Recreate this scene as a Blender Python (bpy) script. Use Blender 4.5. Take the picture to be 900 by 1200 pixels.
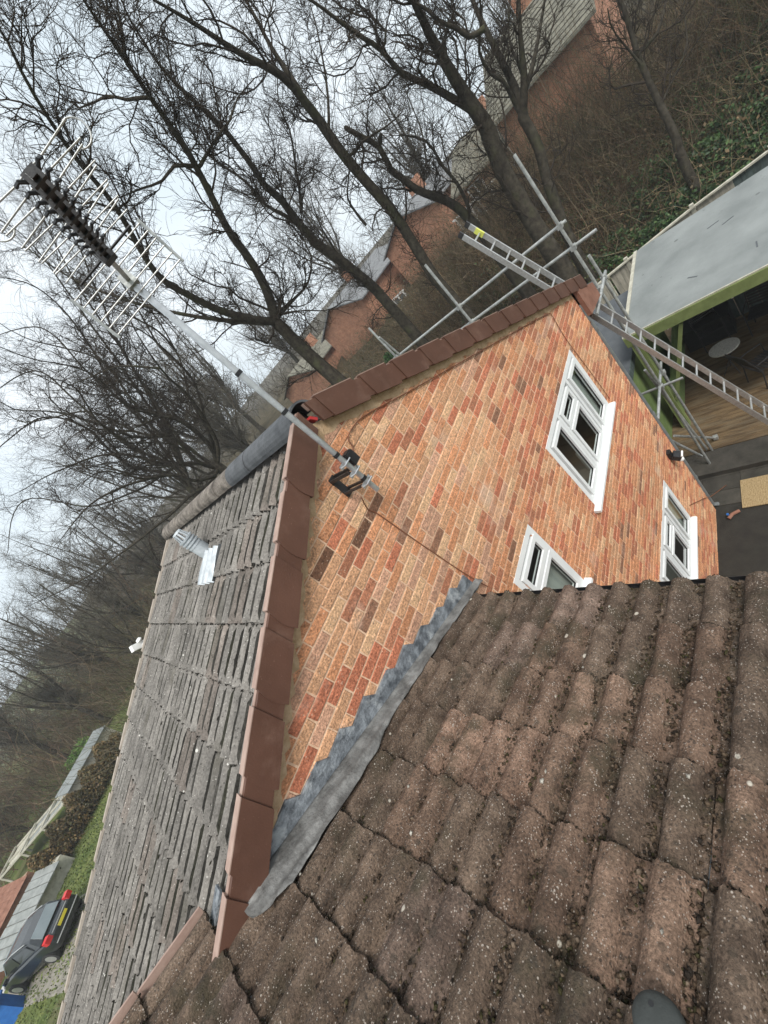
import bpy, math, random
import numpy as np
from mathutils import Matrix, Vector

for o in list(bpy.data.objects):
    bpy.data.objects.remove(o, do_unlink=True)
SC = bpy.context.scene
COL = SC.collection
rnd = random.Random(7)
rng = np.random.default_rng(11)
V = np.array

# ------------------------------------------------------------------ camera
CAM = V([-1.615, -2.236, 7.525])
RIGHT = V([0.36533896, -0.60132945, -0.71058451])
DOWN = V([-0.78650943, 0.20891550, -0.58116884])
FWD = V([0.49792606, 0.77120504, -0.39662632])
cd = bpy.data.cameras.new('camera')
cam = bpy.data.objects.new('camera', cd)
COL.objects.link(cam)
M3 = Matrix(((RIGHT[0], -DOWN[0], -FWD[0]), (RIGHT[1], -DOWN[1], -FWD[1]), (RIGHT[2], -DOWN[2], -FWD[2])))
cam.matrix_world = Matrix.Translation(Vector(CAM)) @ M3.to_4x4()
cd.sensor_fit = 'VERTICAL'
cd.sensor_height = 36.0
cd.lens = 483.752 / 1200 * 36.0
cd.clip_start = 0.05
cd.clip_end = 2000
SC.camera = cam

# ------------------------------------------------------------------ sky, sun, exposure
SUN_EL, SUN_AZ = math.radians(55), math.radians(208)     # azimuth clockwise from +y
world = bpy.data.worlds.new('World')
SC.world = world
world.use_nodes = True
nt = world.node_tree
nt.nodes.clear()
wo = nt.nodes.new('ShaderNodeOutputWorld')
bg = nt.nodes.new('ShaderNodeBackground')
sky = nt.nodes.new('ShaderNodeTexSky')
sky.sky_type = 'NISHITA'
sky.sun_disc = False
sky.sun_elevation = SUN_EL
sky.sun_rotation = SUN_AZ
sky.air_density = 1.0
sky.dust_density = 3.0
hs = nt.nodes.new('ShaderNodeHueSaturation')
hs.inputs['Saturation'].default_value = 0.30
tcw = nt.nodes.new('ShaderNodeTexCoord')
nzw = nt.nodes.new('ShaderNodeTexNoise')
nzw.inputs['Scale'].default_value = 2.2
nzw.inputs['Detail'].default_value = 6
rpw = nt.nodes.new('ShaderNodeValToRGB')
rpw.color_ramp.elements[0].color = (6.9, 7.9, 8.6, 1)
rpw.color_ramp.elements[1].color = (9.3, 9.8, 10.2, 1)
rpw.color_ramp.elements[0].position = 0.35
rpw.color_ramp.elements[1].position = 0.7
mxw = nt.nodes.new('ShaderNodeMixRGB')
mxw.inputs[0].default_value = 0.88          # cloud cover over the clear sky
nt.links.new(sky.outputs[0], hs.inputs['Color'])
nt.links.new(tcw.outputs['Generated'], nzw.inputs['Vector'])
nt.links.new(nzw.outputs['Fac'], rpw.inputs[0])
nt.links.new(hs.outputs[0], mxw.inputs[1])
nt.links.new(rpw.outputs[0], mxw.inputs[2])
nt.links.new(mxw.outputs[0], bg.inputs['Color'])
bg.inputs['Strength'].default_value = 0.073
nt.links.new(bg.outputs[0], wo.inputs[0])

sl = bpy.data.lights.new('sun', 'SUN')
sl.energy = 2.0
sl.angle = math.radians(24)
sl.color = (1.0, 0.965, 0.91)
sun = bpy.data.objects.new('sun', sl)
COL.objects.link(sun)
sd = Vector((math.sin(SUN_AZ) * math.cos(SUN_EL), math.cos(SUN_AZ) * math.cos(SUN_EL), math.sin(SUN_EL)))
sun.rotation_euler = sd.to_track_quat('Z', 'Y').to_euler()
sun.location = (-5, -12, 30)

SC.render.engine = 'CYCLES'
SC.view_settings.view_transform = 'Standard'
SC.view_settings.look = 'None'
SC.view_settings.exposure = 0.86
SC.view_settings.gamma = 1.0
SC.view_settings.use_curve_mapping = False

# ------------------------------------------------------------------ materials
def mat(name, base, base2=None, scale=6.0, rough=0.7, bump=0.0, bscale=60.0, spots=None, metal=0.0,
        attr=False, objcol=False, coord='pos', detail=6.0, spec=0.4, stretch=None, ramp=(0.35, 0.65), streak=None, grain=None):
    """procedural material: two tone noise, optional spots [(scale, size, colour, strength)], bump"""
    m = bpy.data.materials.new(name)
    m.use_nodes = True
    n, l = m.node_tree.nodes, m.node_tree.links
    b = n['Principled BSDF']
    b.inputs['Roughness'].default_value = rough
    b.inputs['Metallic'].default_value = metal
    b.inputs['Specular IOR Level'].default_value = spec
    if coord == 'pos':
        vec = n.new('ShaderNodeNewGeometry').outputs['Position']
    else:
        vec = n.new('ShaderNodeTexCoord').outputs['Object']
    if stretch:
        mp = n.new('ShaderNodeMapping')
        mp.inputs['Scale'].default_value = stretch
        l.new(vec, mp.inputs['Vector'])
        svec = mp.outputs[0]
    else:
        svec = vec
    def noise(sc, det, v):
        t = n.new('ShaderNodeTexNoise')
        t.inputs['Scale'].default_value = sc
        t.inputs['Detail'].default_value = det
        t.inputs['Roughness'].default_value = 0.62
        l.new(v, t.inputs['Vector'])
        return t.outputs['Fac']
    def mix(f, a, c, mode='MIX'):
        x = n.new('ShaderNodeMixRGB')
        x.blend_type = mode
        if isinstance(f, (int, float)): x.inputs[0].default_value = f
        else: l.new(f, x.inputs[0])
        for k, q in ((1, a), (2, c)):
            if isinstance(q, (tuple, list)): x.inputs[k].default_value = tuple(q)[:3] + (1,)
            else: l.new(q, x.inputs[k])
        return x.outputs[0]
    def rmp(f, lo, hi, a=0.0, c=1.0):
        x = n.new('ShaderNodeMapRange')
        x.inputs['From Min'].default_value = lo
        x.inputs['From Max'].default_value = hi
        x.inputs['To Min'].default_value = a
        x.inputs['To Max'].default_value = c
        l.new(f, x.inputs['Value'])
        return x.outputs[0]
    nf = noise(scale, detail, svec)
    f = rmp(nf, ramp[0], ramp[1])
    if attr or objcol:
        if attr:
            at = n.new('ShaderNodeAttribute'); at.attribute_name = 'Col'; src = at.outputs['Color']
        else:
            src = n.new('ShaderNodeObjectInfo').outputs['Color']
        col = mix(1.0, src, mix(f, base, base2 or base), 'MULTIPLY')
    else:
        col = mix(f, base, base2 or base)
    if grain:
        gs, ga, gb = grain
        gm = n.new('ShaderNodeCombineColor')
        gv = rmp(noise(gs, 2.5, vec), 0.32, 0.68, ga, gb)
        for k in range(3): l.new(gv, gm.inputs[k])
        col = mix(1.0, col, gm.outputs[0], 'MULTIPLY')
    if streak:
        sc, lo, hi, c, st = streak
        col = mix(rmp(noise(sc, 5, svec), lo, hi, 0, st), col, c)
    for s in (spots or []):
        sc, size, c, st = s
        vo = n.new('ShaderNodeTexVoronoi')
        vo.inputs['Scale'].default_value = sc
        vo.inputs['Randomness'].default_value = 1.0
        l.new(vec, vo.inputs['Vector'])
        dd = n.new('ShaderNodeMath'); dd.operation = 'ADD'
        l.new(vo.outputs['Distance'], dd.inputs[0])
        l.new(rmp(noise(sc * 0.3, 3, vec), 0.3, 0.7, size * 1.1, -size * 0.35), dd.inputs[1])
        col = mix(rmp(dd.outputs[0], size, size * 0.75, 0, st), col, c)
    l.new(col, b.inputs['Base Color'])
    if bump:
        bn = n.new('ShaderNodeBump')
        bn.inputs['Strength'].default_value = bump
        bn.inputs['Distance'].default_value = 0.02
        l.new(noise(bscale, 8, svec), bn.inputs['Height'])
        l.new(bn.outputs[0], b.inputs['Normal'])
    return m

M = {}
M['brick'] = mat('brick', (0.72, 0.71, 0.70), (1.22, 1.18, 1.12), 30, 0.9, 0.7, 70, attr=True, spec=0.15, grain=(80, 0.62, 1.40),
                 spots=[(55, 0.27, (0.20, 0.12, 0.085), 0.55), (45, 0.23, (0.66, 0.49, 0.37), 0.6)],
                 streak=(2.3, 0.58, 0.74, (0.60, 0.46, 0.37), 0.55))
M['mortar'] = mat('mortar', (0.61, 0.41, 0.27), (0.74, 0.53, 0.375), 22, 0.95, 0.4, 120, spec=0.1)
M['mortar_fillet'] = mat('mortar_fillet', (0.46, 0.31, 0.18), (0.62, 0.45, 0.29), 14, 0.95, 0.6, 60, spec=0.1)
M['brickwall'] = None
M['near_tile'] = mat('near_tile', (0.34, 0.31, 0.29), (1.22, 1.17, 1.12), 9, 0.92, 1.0, 95, objcol=True, spec=0.25, ramp=(0.30, 0.70), grain=(115, 0.62, 1.42),
                     spots=[(70, 0.34, (0.045, 0.036, 0.030), 0.70), (62, 0.19, (0.50, 0.44, 0.38), 0.75),
                            (105, 0.27, (0.50, 0.44, 0.38), 0.7),
                            (19, 0.30, (0.055, 0.045, 0.034), 0.5), (6.5, 0.085, (0.62, 0.57, 0.48), 0.9)],
                     streak=(4.0, 0.52, 0.66, (0.052, 0.045, 0.027), 0.75))
M['main_tile'] = mat('main_tile', (0.62, 0.61, 0.60), (1.18, 1.16, 1.13), 4, 0.92, 0.7, 60, objcol=True, spec=0.2, stretch=(1.0, 2.5, 1.0), ramp=(0.32, 0.68), grain=(60, 0.75, 1.22),
                     spots=[(42, 0.30, (0.05, 0.047, 0.042), 0.6), (50, 0.20, (0.60, 0.58, 0.53), 0.6),
                            (8, 0.085, (0.64, 0.62, 0.57), 0.9)],
                     streak=(1.6, 0.56, 0.70, (0.09, 0.083, 0.066), 0.6))
M['moss'] = mat('moss', (0.55, 0.55, 0.55), (1.3, 1.3, 1.3), 60, 0.95, 0.8, 200, attr=True, spec=0.1)  # also colours the shade specks at the laps and the channel strips
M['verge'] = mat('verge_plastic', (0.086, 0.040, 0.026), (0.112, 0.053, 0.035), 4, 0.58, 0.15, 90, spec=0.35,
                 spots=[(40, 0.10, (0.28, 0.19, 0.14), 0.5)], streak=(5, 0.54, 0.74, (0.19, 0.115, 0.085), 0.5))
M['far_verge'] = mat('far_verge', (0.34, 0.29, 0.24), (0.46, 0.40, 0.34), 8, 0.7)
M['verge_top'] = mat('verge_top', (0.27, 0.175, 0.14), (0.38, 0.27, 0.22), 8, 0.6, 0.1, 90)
M['lead'] = mat('lead', (0.080, 0.090, 0.102), (0.27, 0.295, 0.32), 16, 0.55, 0.8, 30, metal=0.25, spec=0.5,
                spots=[(60, 0.12, (0.04, 0.04, 0.04), 0.6), (30, 0.10, (0.6, 0.62, 0.63), 0.4)],
                streak=(7.5, 0.52, 0.64, (0.46, 0.485, 0.50), 0.75))
M['lead_apron'] = mat('lead_apron', (0.075, 0.072, 0.068), (0.20, 0.198, 0.19), 11, 0.6, 0.6, 40, metal=0.2, spec=0.5,
                spots=[(70, 0.15, (0.05, 0.045, 0.04), 0.6)],
                streak=(4.2, 0.55, 0.68, (0.40, 0.40, 0.385), 0.7))
M['upvc'] = mat('upvc', (0.68, 0.70, 0.70), (0.76, 0.77, 0.76), 5, 0.35, 0.0, spots=[(22, 0.05, (0.55, 0.55, 0.52), 0.5)])
M['gasket'] = mat('gasket', (0.015, 0.015, 0.016), None, 5, 0.6)
M['alu'] = mat('aluminium', (0.46, 0.46, 0.45), (0.60, 0.60, 0.58), 30, 0.42, 0.15, 80, metal=0.75)
M['galv'] = mat('galvanised', (0.30, 0.31, 0.30), (0.52, 0.53, 0.51), 14, 0.5, 0.2, 50, metal=0.55,
                streak=(6, 0.62, 0.75, (0.20, 0.13, 0.08), 0.5))
M['mast'] = mat('mast_metal', (0.50, 0.51, 0.52), (0.64, 0.65, 0.66), 20, 0.35, 0.1, 60, metal=0.8)
M['black'] = mat('black_plastic', (0.013, 0.013, 0.014), (0.022, 0.022, 0.024), 10, 0.45, 0.1, 50)
M['dark_ridge'] = mat('dark_ridge', (0.055, 0.058, 0.063), (0.10, 0.104, 0.11), 9, 0.75, 0.4, 90,
                      spots=[(26, 0.18, (0.05, 0.05, 0.05), 0.6)])
M['old_ridge'] = mat('old_ridge', (0.075, 0.063, 0.052), (0.26, 0.225, 0.19), 9, 0.92, 1.0, 50,
                     spots=[(30, 0.25, (0.04, 0.035, 0.03), 0.8), (50, 0.14, (0.55, 0.53, 0.48), 0.6)])
M['red'] = mat('red_plastic', (0.42, 0.03, 0.03), (0.5, 0.05, 0.05), 10, 0.5)
M['flue'] = mat('flue_metal', (0.36, 0.39, 0.41), (0.52, 0.55, 0.57), 12, 0.5, 0.2, 30, metal=0.2)
M['cable'] = mat('brown_cable', (0.16, 0.06, 0.03), (0.2, 0.08, 0.04), 10, 0.5)
M['pipe'] = mat('grey_pipe', (0.12, 0.13, 0.13), (0.17, 0.18, 0.18), 8, 0.4)
M['green'] = mat('green_paint', (0.135, 0.170, 0.058), (0.19, 0.23, 0.085), 5, 0.7, 0.25, 60,
                 streak=(8, 0.6, 0.8, (0.10, 0.12, 0.04), 0.6))
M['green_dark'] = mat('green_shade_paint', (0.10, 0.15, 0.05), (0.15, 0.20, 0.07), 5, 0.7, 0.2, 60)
M['felt_pale'] = mat('felt_pale', (0.155, 0.168, 0.163), (0.235, 0.25, 0.243), 1.1, 0.45, 0.1, 40, spec=0.4,
                     spots=[(3.1, 0.16, (0.07, 0.075, 0.075), 0.8), (7, 0.10, (0.10, 0.105, 0.105), 0.7)])
M['felt_dark'] = mat('felt_dark', (0.065, 0.072, 0.080), (0.10, 0.108, 0.115), 2, 0.7, 0.2, 60)
M['deck'] = mat('deck_wood', (0.060, 0.037, 0.018), (0.165, 0.110, 0.056), 2.4, 0.75, 0.4, 26, stretch=(6, 1, 6),
                streak=(1.3, 0.5, 0.7, (0.16, 0.14, 0.10), 0.5))
M['slab'] = mat('paving', (0.7, 0.7, 0.7), (1.3, 1.3, 1.3), 4, 0.85, 0.5, 40, objcol=True, streak=(1.2, 0.55, 0.7, (0.025, 0.026, 0.018), 0.6))
M['osb'] = mat('osb', (0.22, 0.15, 0.07), (0.40, 0.30, 0.16), 24, 0.8, 0.3, 60, stretch=(1, 2.4, 1))
M['fence'] = mat('fence_board', (0.20, 0.185, 0.15), (0.36, 0.33, 0.27), 3, 0.9, 0.4, 30, stretch=(4, 4, 0.7))
M['fence_dark'] = mat('fence_dark_stain', (0.035, 0.048, 0.047), (0.080, 0.104, 0.10), 3, 0.8, 0.3, 30, stretch=(4, 4, 0.7))
M['iron'] = mat('black_iron', (0.018, 0.017, 0.018), (0.035, 0.033, 0.033), 12, 0.45, 0.2, 60)
M['mosaic'] = mat('mosaic', (0.38, 0.36, 0.32), (0.6, 0.57, 0.52), 40, 0.5, 0.3, 60, spots=[(22, 0.25, (0.2, 0.19, 0.17), 0.8)])
M['bark'] = mat('bark', (0.026, 0.022, 0.017), (0.066, 0.057, 0.043), 7, 0.95, 0.8, 24, spec=0.1,
                streak=(1.5, 0.55, 0.75, (0.075, 0.085, 0.035), 0.6))
M['twig'] = mat('twig', (0.028, 0.022, 0.018), (0.055, 0.044, 0.034), 2, 0.95, spec=0.1)
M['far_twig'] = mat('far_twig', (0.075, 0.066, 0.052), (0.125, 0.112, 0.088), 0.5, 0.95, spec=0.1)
M['brush'] = mat('brush', (0.6, 0.6, 0.6), (1.35, 1.3, 1.25), 0.7, 0.95, attr=True, spec=0.1)
M['leaf'] = mat('leaf', (0.55, 0.6, 0.55), (1.4, 1.35, 1.2), 0.6, 0.6, attr=True, spec=0.35)
M['grass'] = mat('grass', (0.05, 0.075, 0.02), (0.13, 0.15, 0.05), 0.9, 0.95, 0.6, 14, spec=0.1,
                 streak=(0.35, 0.5, 0.65, (0.10, 0.08, 0.05), 0.7))
M['soil'] = mat('bank_soil', (0.040, 0.034, 0.020), (0.085, 0.068, 0.042), 0.8, 0.98, 0.8, 9, spec=0.05)
M['drive'] = mat('drive', (0.17, 0.155, 0.13), (0.26, 0.24, 0.20), 2, 0.9, 0.4, 40)
M['far_brick'] = mat('far_brick', (0.24, 0.105, 0.065), (0.34, 0.16, 0.10), 5, 0.9, 0.3, 30)
M['far_roof'] = mat('far_roof', (0.10, 0.095, 0.075), (0.19, 0.18, 0.14), 3, 0.9, 0.5, 12, stretch=(1, 1, 1))
M['far_roof_grey'] = mat('far_roof_grey', (0.13, 0.135, 0.14), (0.19, 0.195, 0.20), 3, 0.9, 0.5, 12)
M['white'] = mat('white_paint', (0.74, 0.74, 0.72), (0.82, 0.82, 0.80), 6, 0.5)
M['wall_in'] = mat('plaster', (0.35, 0.34, 0.32), (0.40, 0.39, 0.37), 3, 0.9)
M['curtain'] = mat('curtain', (0.45, 0.46, 0.45), (0.58, 0.58, 0.56), 9, 0.9, stretch=(6, 1, 0.3))
M['carpaint'] = mat('car_paint', (0.012, 0.015, 0.018), (0.018, 0.022, 0.025), 3, 0.22, spec=0.7)
M['carglass'] = mat('car_glass', (0.13, 0.16, 0.17), (0.18, 0.21, 0.22), 2, 0.06, spec=0.8)
M['sideglass'] = mat('side_glass', (0.012, 0.015, 0.016), None, 2, 0.06, spec=0.7)
M['tyre'] = mat('tyre', (0.02, 0.02, 0.02), None, 10, 0.9)
M['taillight'] = mat('taillight', (0.50, 0.015, 0.02), (0.6, 0.03, 0.03), 10, 0.25)
M['plate'] = mat('yellow_plate', (0.62, 0.52, 0.04), (0.68, 0.58, 0.06), 5, 0.5)
M['blue'] = mat('blue_plastic', (0.02, 0.11, 0.36), (0.03, 0.15, 0.45), 5, 0.45)
M['hivis'] = mat('hivis_tape', (0.6, 0.62, 0.12), None, 5, 0.6)
M['clay'] = mat('clay_roof', (0.19, 0.085, 0.055), (0.28, 0.14, 0.095), 5, 0.9, 0.5, 30)
M['corr'] = mat('corrugated', (0.17, 0.18, 0.17), (0.29, 0.30, 0.285), 3, 0.7, 0.3, 30)
M['timber'] = mat('weathered_timber', (0.33, 0.31, 0.25), (0.48, 0.46, 0.38), 6, 0.9, 0.3, 40)
M['rubber'] = mat('dark_rubber', (0.030, 0.034, 0.032), (0.042, 0.047, 0.045), 30, 0.75, 0.2, 160)

def brick_tex_mat(name, c1, c2, mort, sc):
    m = bpy.data.materials.new(name); m.use_nodes = True
    n, l = m.node_tree.nodes, m.node_tree.links
    b = n['Principled BSDF']; b.inputs['Roughness'].default_value = 0.9
    g = n.new('ShaderNodeNewGeometry')
    sx = n.new('ShaderNodeSeparateXYZ'); l.new(g.outputs['Position'], sx.inputs[0])
    ad = n.new('ShaderNodeMath'); ad.operation = 'ADD'
    l.new(sx.outputs[0], ad.inputs[0]); l.new(sx.outputs[1], ad.inputs[1])
    cb = n.new('ShaderNodeCombineXYZ'); l.new(ad.outputs[0], cb.inputs[0]); l.new(sx.outputs[2], cb.inputs[1])
    t = n.new('ShaderNodeTexBrick')
    t.inputs['Scale'].default_value = 1.0
    t.inputs['Brick Width'].default_value = 0.225 * sc
    t.inputs['Row Height'].default_value = 0.075 * sc
    t.inputs['Mortar Size'].default_value = 0.010 * sc
    t.inputs['Color1'].default_value = c1 + (1,)
    t.inputs['Color2'].default_value = c2 + (1,)
    t.inputs['Mortar'].default_value = mort + (1,)
    l.new(cb.outputs[0], t.inputs['Vector'])
    nz = n.new('ShaderNodeTexNoise'); nz.inputs['Scale'].default_value = 3; nz.inputs['Detail'].default_value = 6
    l.new(g.outputs['Position'], nz.inputs['Vector'])
    mx = n.new('ShaderNodeMixRGB'); mx.blend_type = 'MULTIPLY'; mx.inputs[0].default_value = 0.7
    l.new(t.outputs['Color'], mx.inputs[1]); l.new(nz.outputs['Fac'], mx.inputs[2])
    l.new(mx.outputs[0], b.inputs['Base Color'])
    return m
M['brickwall'] = brick_tex_mat('brickwall', (0.55, 0.24, 0.12), (0.42, 0.17, 0.09), (0.5, 0.36, 0.24), 1.0)
M['far_brick'] = brick_tex_mat('far_brickwork', (0.62, 0.27, 0.15), (0.48, 0.19, 0.11), (0.46, 0.32, 0.22), 1.0)

def glass_mat():
    m = bpy.data.materials.new('window_glass'); m.use_nodes = True
    n, l = m.node_tree.nodes, m.node_tree.links
    n.clear()
    o = n.new('ShaderNodeOutputMaterial'); mx = n.new('ShaderNodeMixShader')
    tr = n.new('ShaderNodeBsdfTransparent'); tr.inputs[0].default_value = (0.80, 0.86, 0.83, 1)
    gl = n.new('ShaderNodeBsdfGlossy'); gl.inputs['Roughness'].default_value = 0.02
    fc = n.new('ShaderNodeLayerWeight'); fc.inputs['Blend'].default_value = 0.5
    pw = n.new('ShaderNodeMath'); pw.operation = 'POWER'; pw.inputs[1].default_value = 3.0
    l.new(fc.outputs['Facing'], pw.inputs[0])
    lw = n.new('ShaderNodeMath'); lw.operation = 'MULTIPLY_ADD'; lw.inputs[1].default_value = 0.75; lw.inputs[2].default_value = 0.10
    l.new(pw.outputs[0], lw.inputs[0])
    l.new(lw.outputs[0], mx.inputs[0]); l.new(tr.outputs[0], mx.inputs[1]); l.new(gl.outputs[0], mx.inputs[2])
    l.new(mx.outputs[0], o.inputs[0])
    return m
M['glass'] = glass_mat()

# ------------------------------------------------------------------ mesh helpers
class MB:
    """collects polygons; origin is subtracted when built"""
    def __init__(s): s.v = []; s.f = []; s.c = []
    def add(s, vs, fs, col=None):
        k = len(s.v)
        s.v.extend([tuple(map(float, p)) for p in vs])
        s.f.extend([tuple(i + k for i in f) for f in fs])
        if col is not None: s.c.extend([col] * len(vs))
        return s
    def box(s, x0, x1, y0, y1, z0, z1, col=None):
        return s.add([(x0, y0, z0), (x1, y0, z0), (x1, y1, z0), (x0, y1, z0), (x0, y0, z1), (x1, y0, z1), (x1, y1, z1), (x0, y1, z1)],
                     [(0, 3, 2, 1), (4, 5, 6, 7), (0, 1, 5, 4), (1, 2, 6, 5), (2, 3, 7, 6), (3, 0, 4, 7)], col)
    def obox(s, c, ax, ay, az, hx, hy, hz):
        c, ax, ay, az = map(V, (c, ax, ay, az))
        P = [c + sx * hx * ax + sy * hy * ay + sz * hz * az for sz in (-1, 1) for sx, sy in ((-1, -1), (1, -1), (1, 1), (-1, 1))]
        return s.add(P, [(0, 3, 2, 1), (4, 5, 6, 7), (0, 1, 5, 4), (1, 2, 6, 5), (2, 3, 7, 6), (3, 0, 4, 7)])
    def bar(s, a, b, w, h, up=(0, 0, 1)):
        a, b, up = V(a, float), V(b, float), V(up, float)
        d = b - a; L = np.linalg.norm(d); d /= L
        sd_ = np.cross(d, up)
        if np.linalg.norm(sd_) < 1e-4: sd_ = np.cross(d, V([1., 0, 0]))
        sd_ /= np.linalg.norm(sd_); u2 = np.cross(sd_, d)
        return s.obox((a + b) / 2, d, sd_, u2, L / 2, w / 2, h / 2)
    def tube(s, pts, r, n=8, cap=True):
        pts = [V(p, float) for p in pts]
        rs = r if isinstance(r, (list, tuple)) else [r] * len(pts)
        ring0 = None; vs = []; fs = []; prev = None
        for i, p in enumerate(pts):
            d = (pts[min(i + 1, len(pts) - 1)] - pts[max(i - 1, 0)]); d /= np.linalg.norm(d)
            if prev is None:
                u = np.cross(d, V([0, 0, 1.])) if abs(d[2]) < 0.9 else np.cross(d, V([1., 0, 0]))
            else:
                u = prev - d * (prev @ d)
            u /= np.linalg.norm(u); prev = u; w = np.cross(d, u)
            for k in range(n):
                a = 2 * math.pi * k / n
                vs.append(p + rs[i] * (math.cos(a) * u + math.sin(a) * w))
        for i in range(len(pts) - 1):
            for k in range(n):
                k2 = (k + 1) % n
                fs.append((i * n + k, i * n + k2, (i + 1) * n + k2, (i + 1) * n + k))
        if cap:
            fs.append(tuple(reversed(range(n)))); fs.append(tuple((len(pts) - 1) * n + k for k in range(n)))
        return s.add(vs, fs)
    def prism(s, poly, vec, col=None):
        """poly: list of 3D points, extruded by vec"""
        n = len(poly); vec = V(vec, float)
        vs = [V(p, float) for p in poly] + [V(p, float) + vec for p in poly]
        fs = [tuple(range(n)), tuple(reversed(range(n, 2 * n)))] + [(i, i + n, (i + 1) % n + n, (i + 1) % n) for i in range(n)]
        return s.add(vs, fs, col)
    def lathe(s, c, prof, n=24, axis=(0, 0, 1)):
        ax = V(axis, float); ax /= np.linalg.norm(ax)
        u = np.cross(ax, V([1., 0, 0])) if abs(ax[0]) < .9 else np.cross(ax, V([0, 1., 0]))
        u /= np.linalg.norm(u); w = np.cross(ax, u); vs = []; fs = []
        for r, h in prof:
            for k in range(n):
                a = 2 * math.pi * k / n
                vs.append(V(c) + ax * h + r * (math.cos(a) * u + math.sin(a) * w))
        for i in range(len(prof) - 1):
            for k in range(n):
                k2 = (k + 1) % n
                fs.append((i * n + k, i * n + k2, (i + 1) * n + k2, (i + 1) * n + k))
        fs.append(tuple(reversed(range(n)))); fs.append(tuple((len(prof) - 1) * n + k for k in range(n)))
        return s.add(vs, fs)
    def mesh(s, name, m, org=(0, 0, 0), smooth=False):
        me = bpy.data.meshes.new(name)
        o = V(org, float)
        me.from_pydata([tuple(V(p) - o) for p in s.v], [], s.f)
        if m: me.materials.append(m)
        if s.c:
            ca = me.color_attributes.new('Col', 'FLOAT_COLOR', 'POINT')
            ca.data.foreach_set('color', np.array([tuple(c) + (1.0,) for c in s.c], dtype=np.float32).ravel())
        if smooth: me.polygons.foreach_set('use_smooth', [True] * len(me.polygons))
        me.update()
        return me
    def build(s, name, m, parent=None, org=(0, 0, 0), smooth=False):
        o = bpy.data.objects.new(name, s.mesh(name, m, org, smooth))
        COL.objects.link(o)
        if parent is not None: o.parent = parent
        return o

def fast_mesh(name, verts, quads, m, cols=None, smooth=False, tris=None):
    """numpy mesh: quads (n,4) and/or tris (n,3)"""
    me = bpy.data.meshes.new(name)
    nq = 0 if quads is None else len(quads); ntr = 0 if tris is None else len(tris)
    me.vertices.add(len(verts)); me.vertices.foreach_set('co', np.ascontiguousarray(verts, dtype=np.float32).ravel())
    li = []; st = []
    if nq: li.append(np.asarray(quads).ravel()); st.append(np.arange(nq) * 4)
    if ntr: li.append(np.asarray(tris).ravel()); st.append(nq * 4 + np.arange(ntr) * 3)
    li = np.concatenate(li).astype(np.int32); st = np.concatenate(st).astype(np.int32)
    me.loops.add(len(li)); me.loops.foreach_set('vertex_index', li)
    me.polygons.add(len(st)); me.polygons.foreach_set('loop_start', st)
    if smooth: me.polygons.foreach_set('use_smooth', np.ones(len(st), dtype=bool))
    me.materials.append(m)
    if cols is not None:
        ca = me.color_attributes.new('Col', 'FLOAT_COLOR', 'POINT')
        ca.data.foreach_set('color', np.c_[cols, np.ones(len(cols))].astype(np.float32).ravel())
    me.update(calc_edges=True)
    me.validate()
    return me

def link(name, me, parent=None, loc=None, mw=None):
    o = bpy.data.objects.new(name, me); COL.objects.link(o)
    if parent is not None: o.parent = parent
    if mw is not None: o.matrix_local = mw
    elif loc is not None: o.location = loc
    return o

def tag(o, label=None, cat=None, group=None, kind=None):
    if label: o['label'] = label
    if cat: o['category'] = cat
    if group: o['group'] = group
    if kind: o['kind'] = kind
    return o

def thing(name, label, cat, loc=(0, 0, 0), group=None):
    o = bpy.data.objects.new(name, None); COL.objects.link(o)
    o.empty_display_size = 0.2
    o.location = loc
    return tag(o, label, cat, group)

def copy_tree(o, parent=None):
    c = o.copy(); COL.objects.link(c)
    c.parent = parent
    for ch in [k for k in o.children]:
        copy_tree(ch, c)
    return c

def clip_poly(poly, a, b, c):
    """keep a*x+b*z <= c of a 2D polygon"""
    out = []
    for i in range(len(poly)):
        p, q = poly[i], poly[(i + 1) % len(poly)]
        dp, dq = a * p[0] + b * p[1] - c, a * q[0] + b * q[1] - c
        if dp <= 0: out.append(p)
        if (dp < 0 < dq) or (dq < 0 < dp):
            t = dp / (dp - dq)
            out.append((p[0] + t * (q[0] - p[0]), p[1] + t * (q[1] - p[1])))
    return out

def polylines_mesh(groups):
    """groups: list of (P (n,k,3), R (n,k), sides) -> verts, quads"""
    VV = []; QQ = []; off = 0
    for P, Rr, sides in groups:
        if len(P) == 0: continue
        n, k, _ = P.shape
        T = np.empty_like(P)
        T[:, 1:-1] = P[:, 2:] - P[:, :-2]; T[:, 0] = P[:, 1] - P[:, 0]; T[:, -1] = P[:, -1] - P[:, -2]
        T /= np.linalg.norm(T, axis=2, keepdims=True) + 1e-9
        ref = np.tile(V([0.31, 0.47, 0.83]), (n, 1)); ref[np.abs(T[:, 0] @ V([0.31, 0.47, 0.83])) > 0.9] = V([0.9, -0.3, 0.1])
        U = np.cross(T, ref[:, None, :]); U /= np.linalg.norm(U, axis=2, keepdims=True) + 1e-9
        W = np.cross(T, U)
        a = np.arange(sides) * 2 * np.pi / sides
        ring = P[:, :, None, :] + Rr[:, :, None, None] * (np.cos(a)[None, None, :, None] * U[:, :, None, :] + np.sin(a)[None, None, :, None] * W[:, :, None, :])
        VV.append(ring.reshape(-1, 3))
        i = np.arange(n)[:, None, None]; j = np.arange(k - 1)[None, :, None]; s = np.arange(sides)[None, None, :]
        s2 = (s + 1) % sides
        base = off + i * k * sides
        q = np.stack([base + j * sides + s, base + j * sides + s2, base + (j + 1) * sides + s2, base + (j + 1) * sides + s], -1)
        QQ.append(q.reshape(-1, 4)); off += n * k * sides
    return np.concatenate(VV), np.concatenate(QQ)

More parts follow.
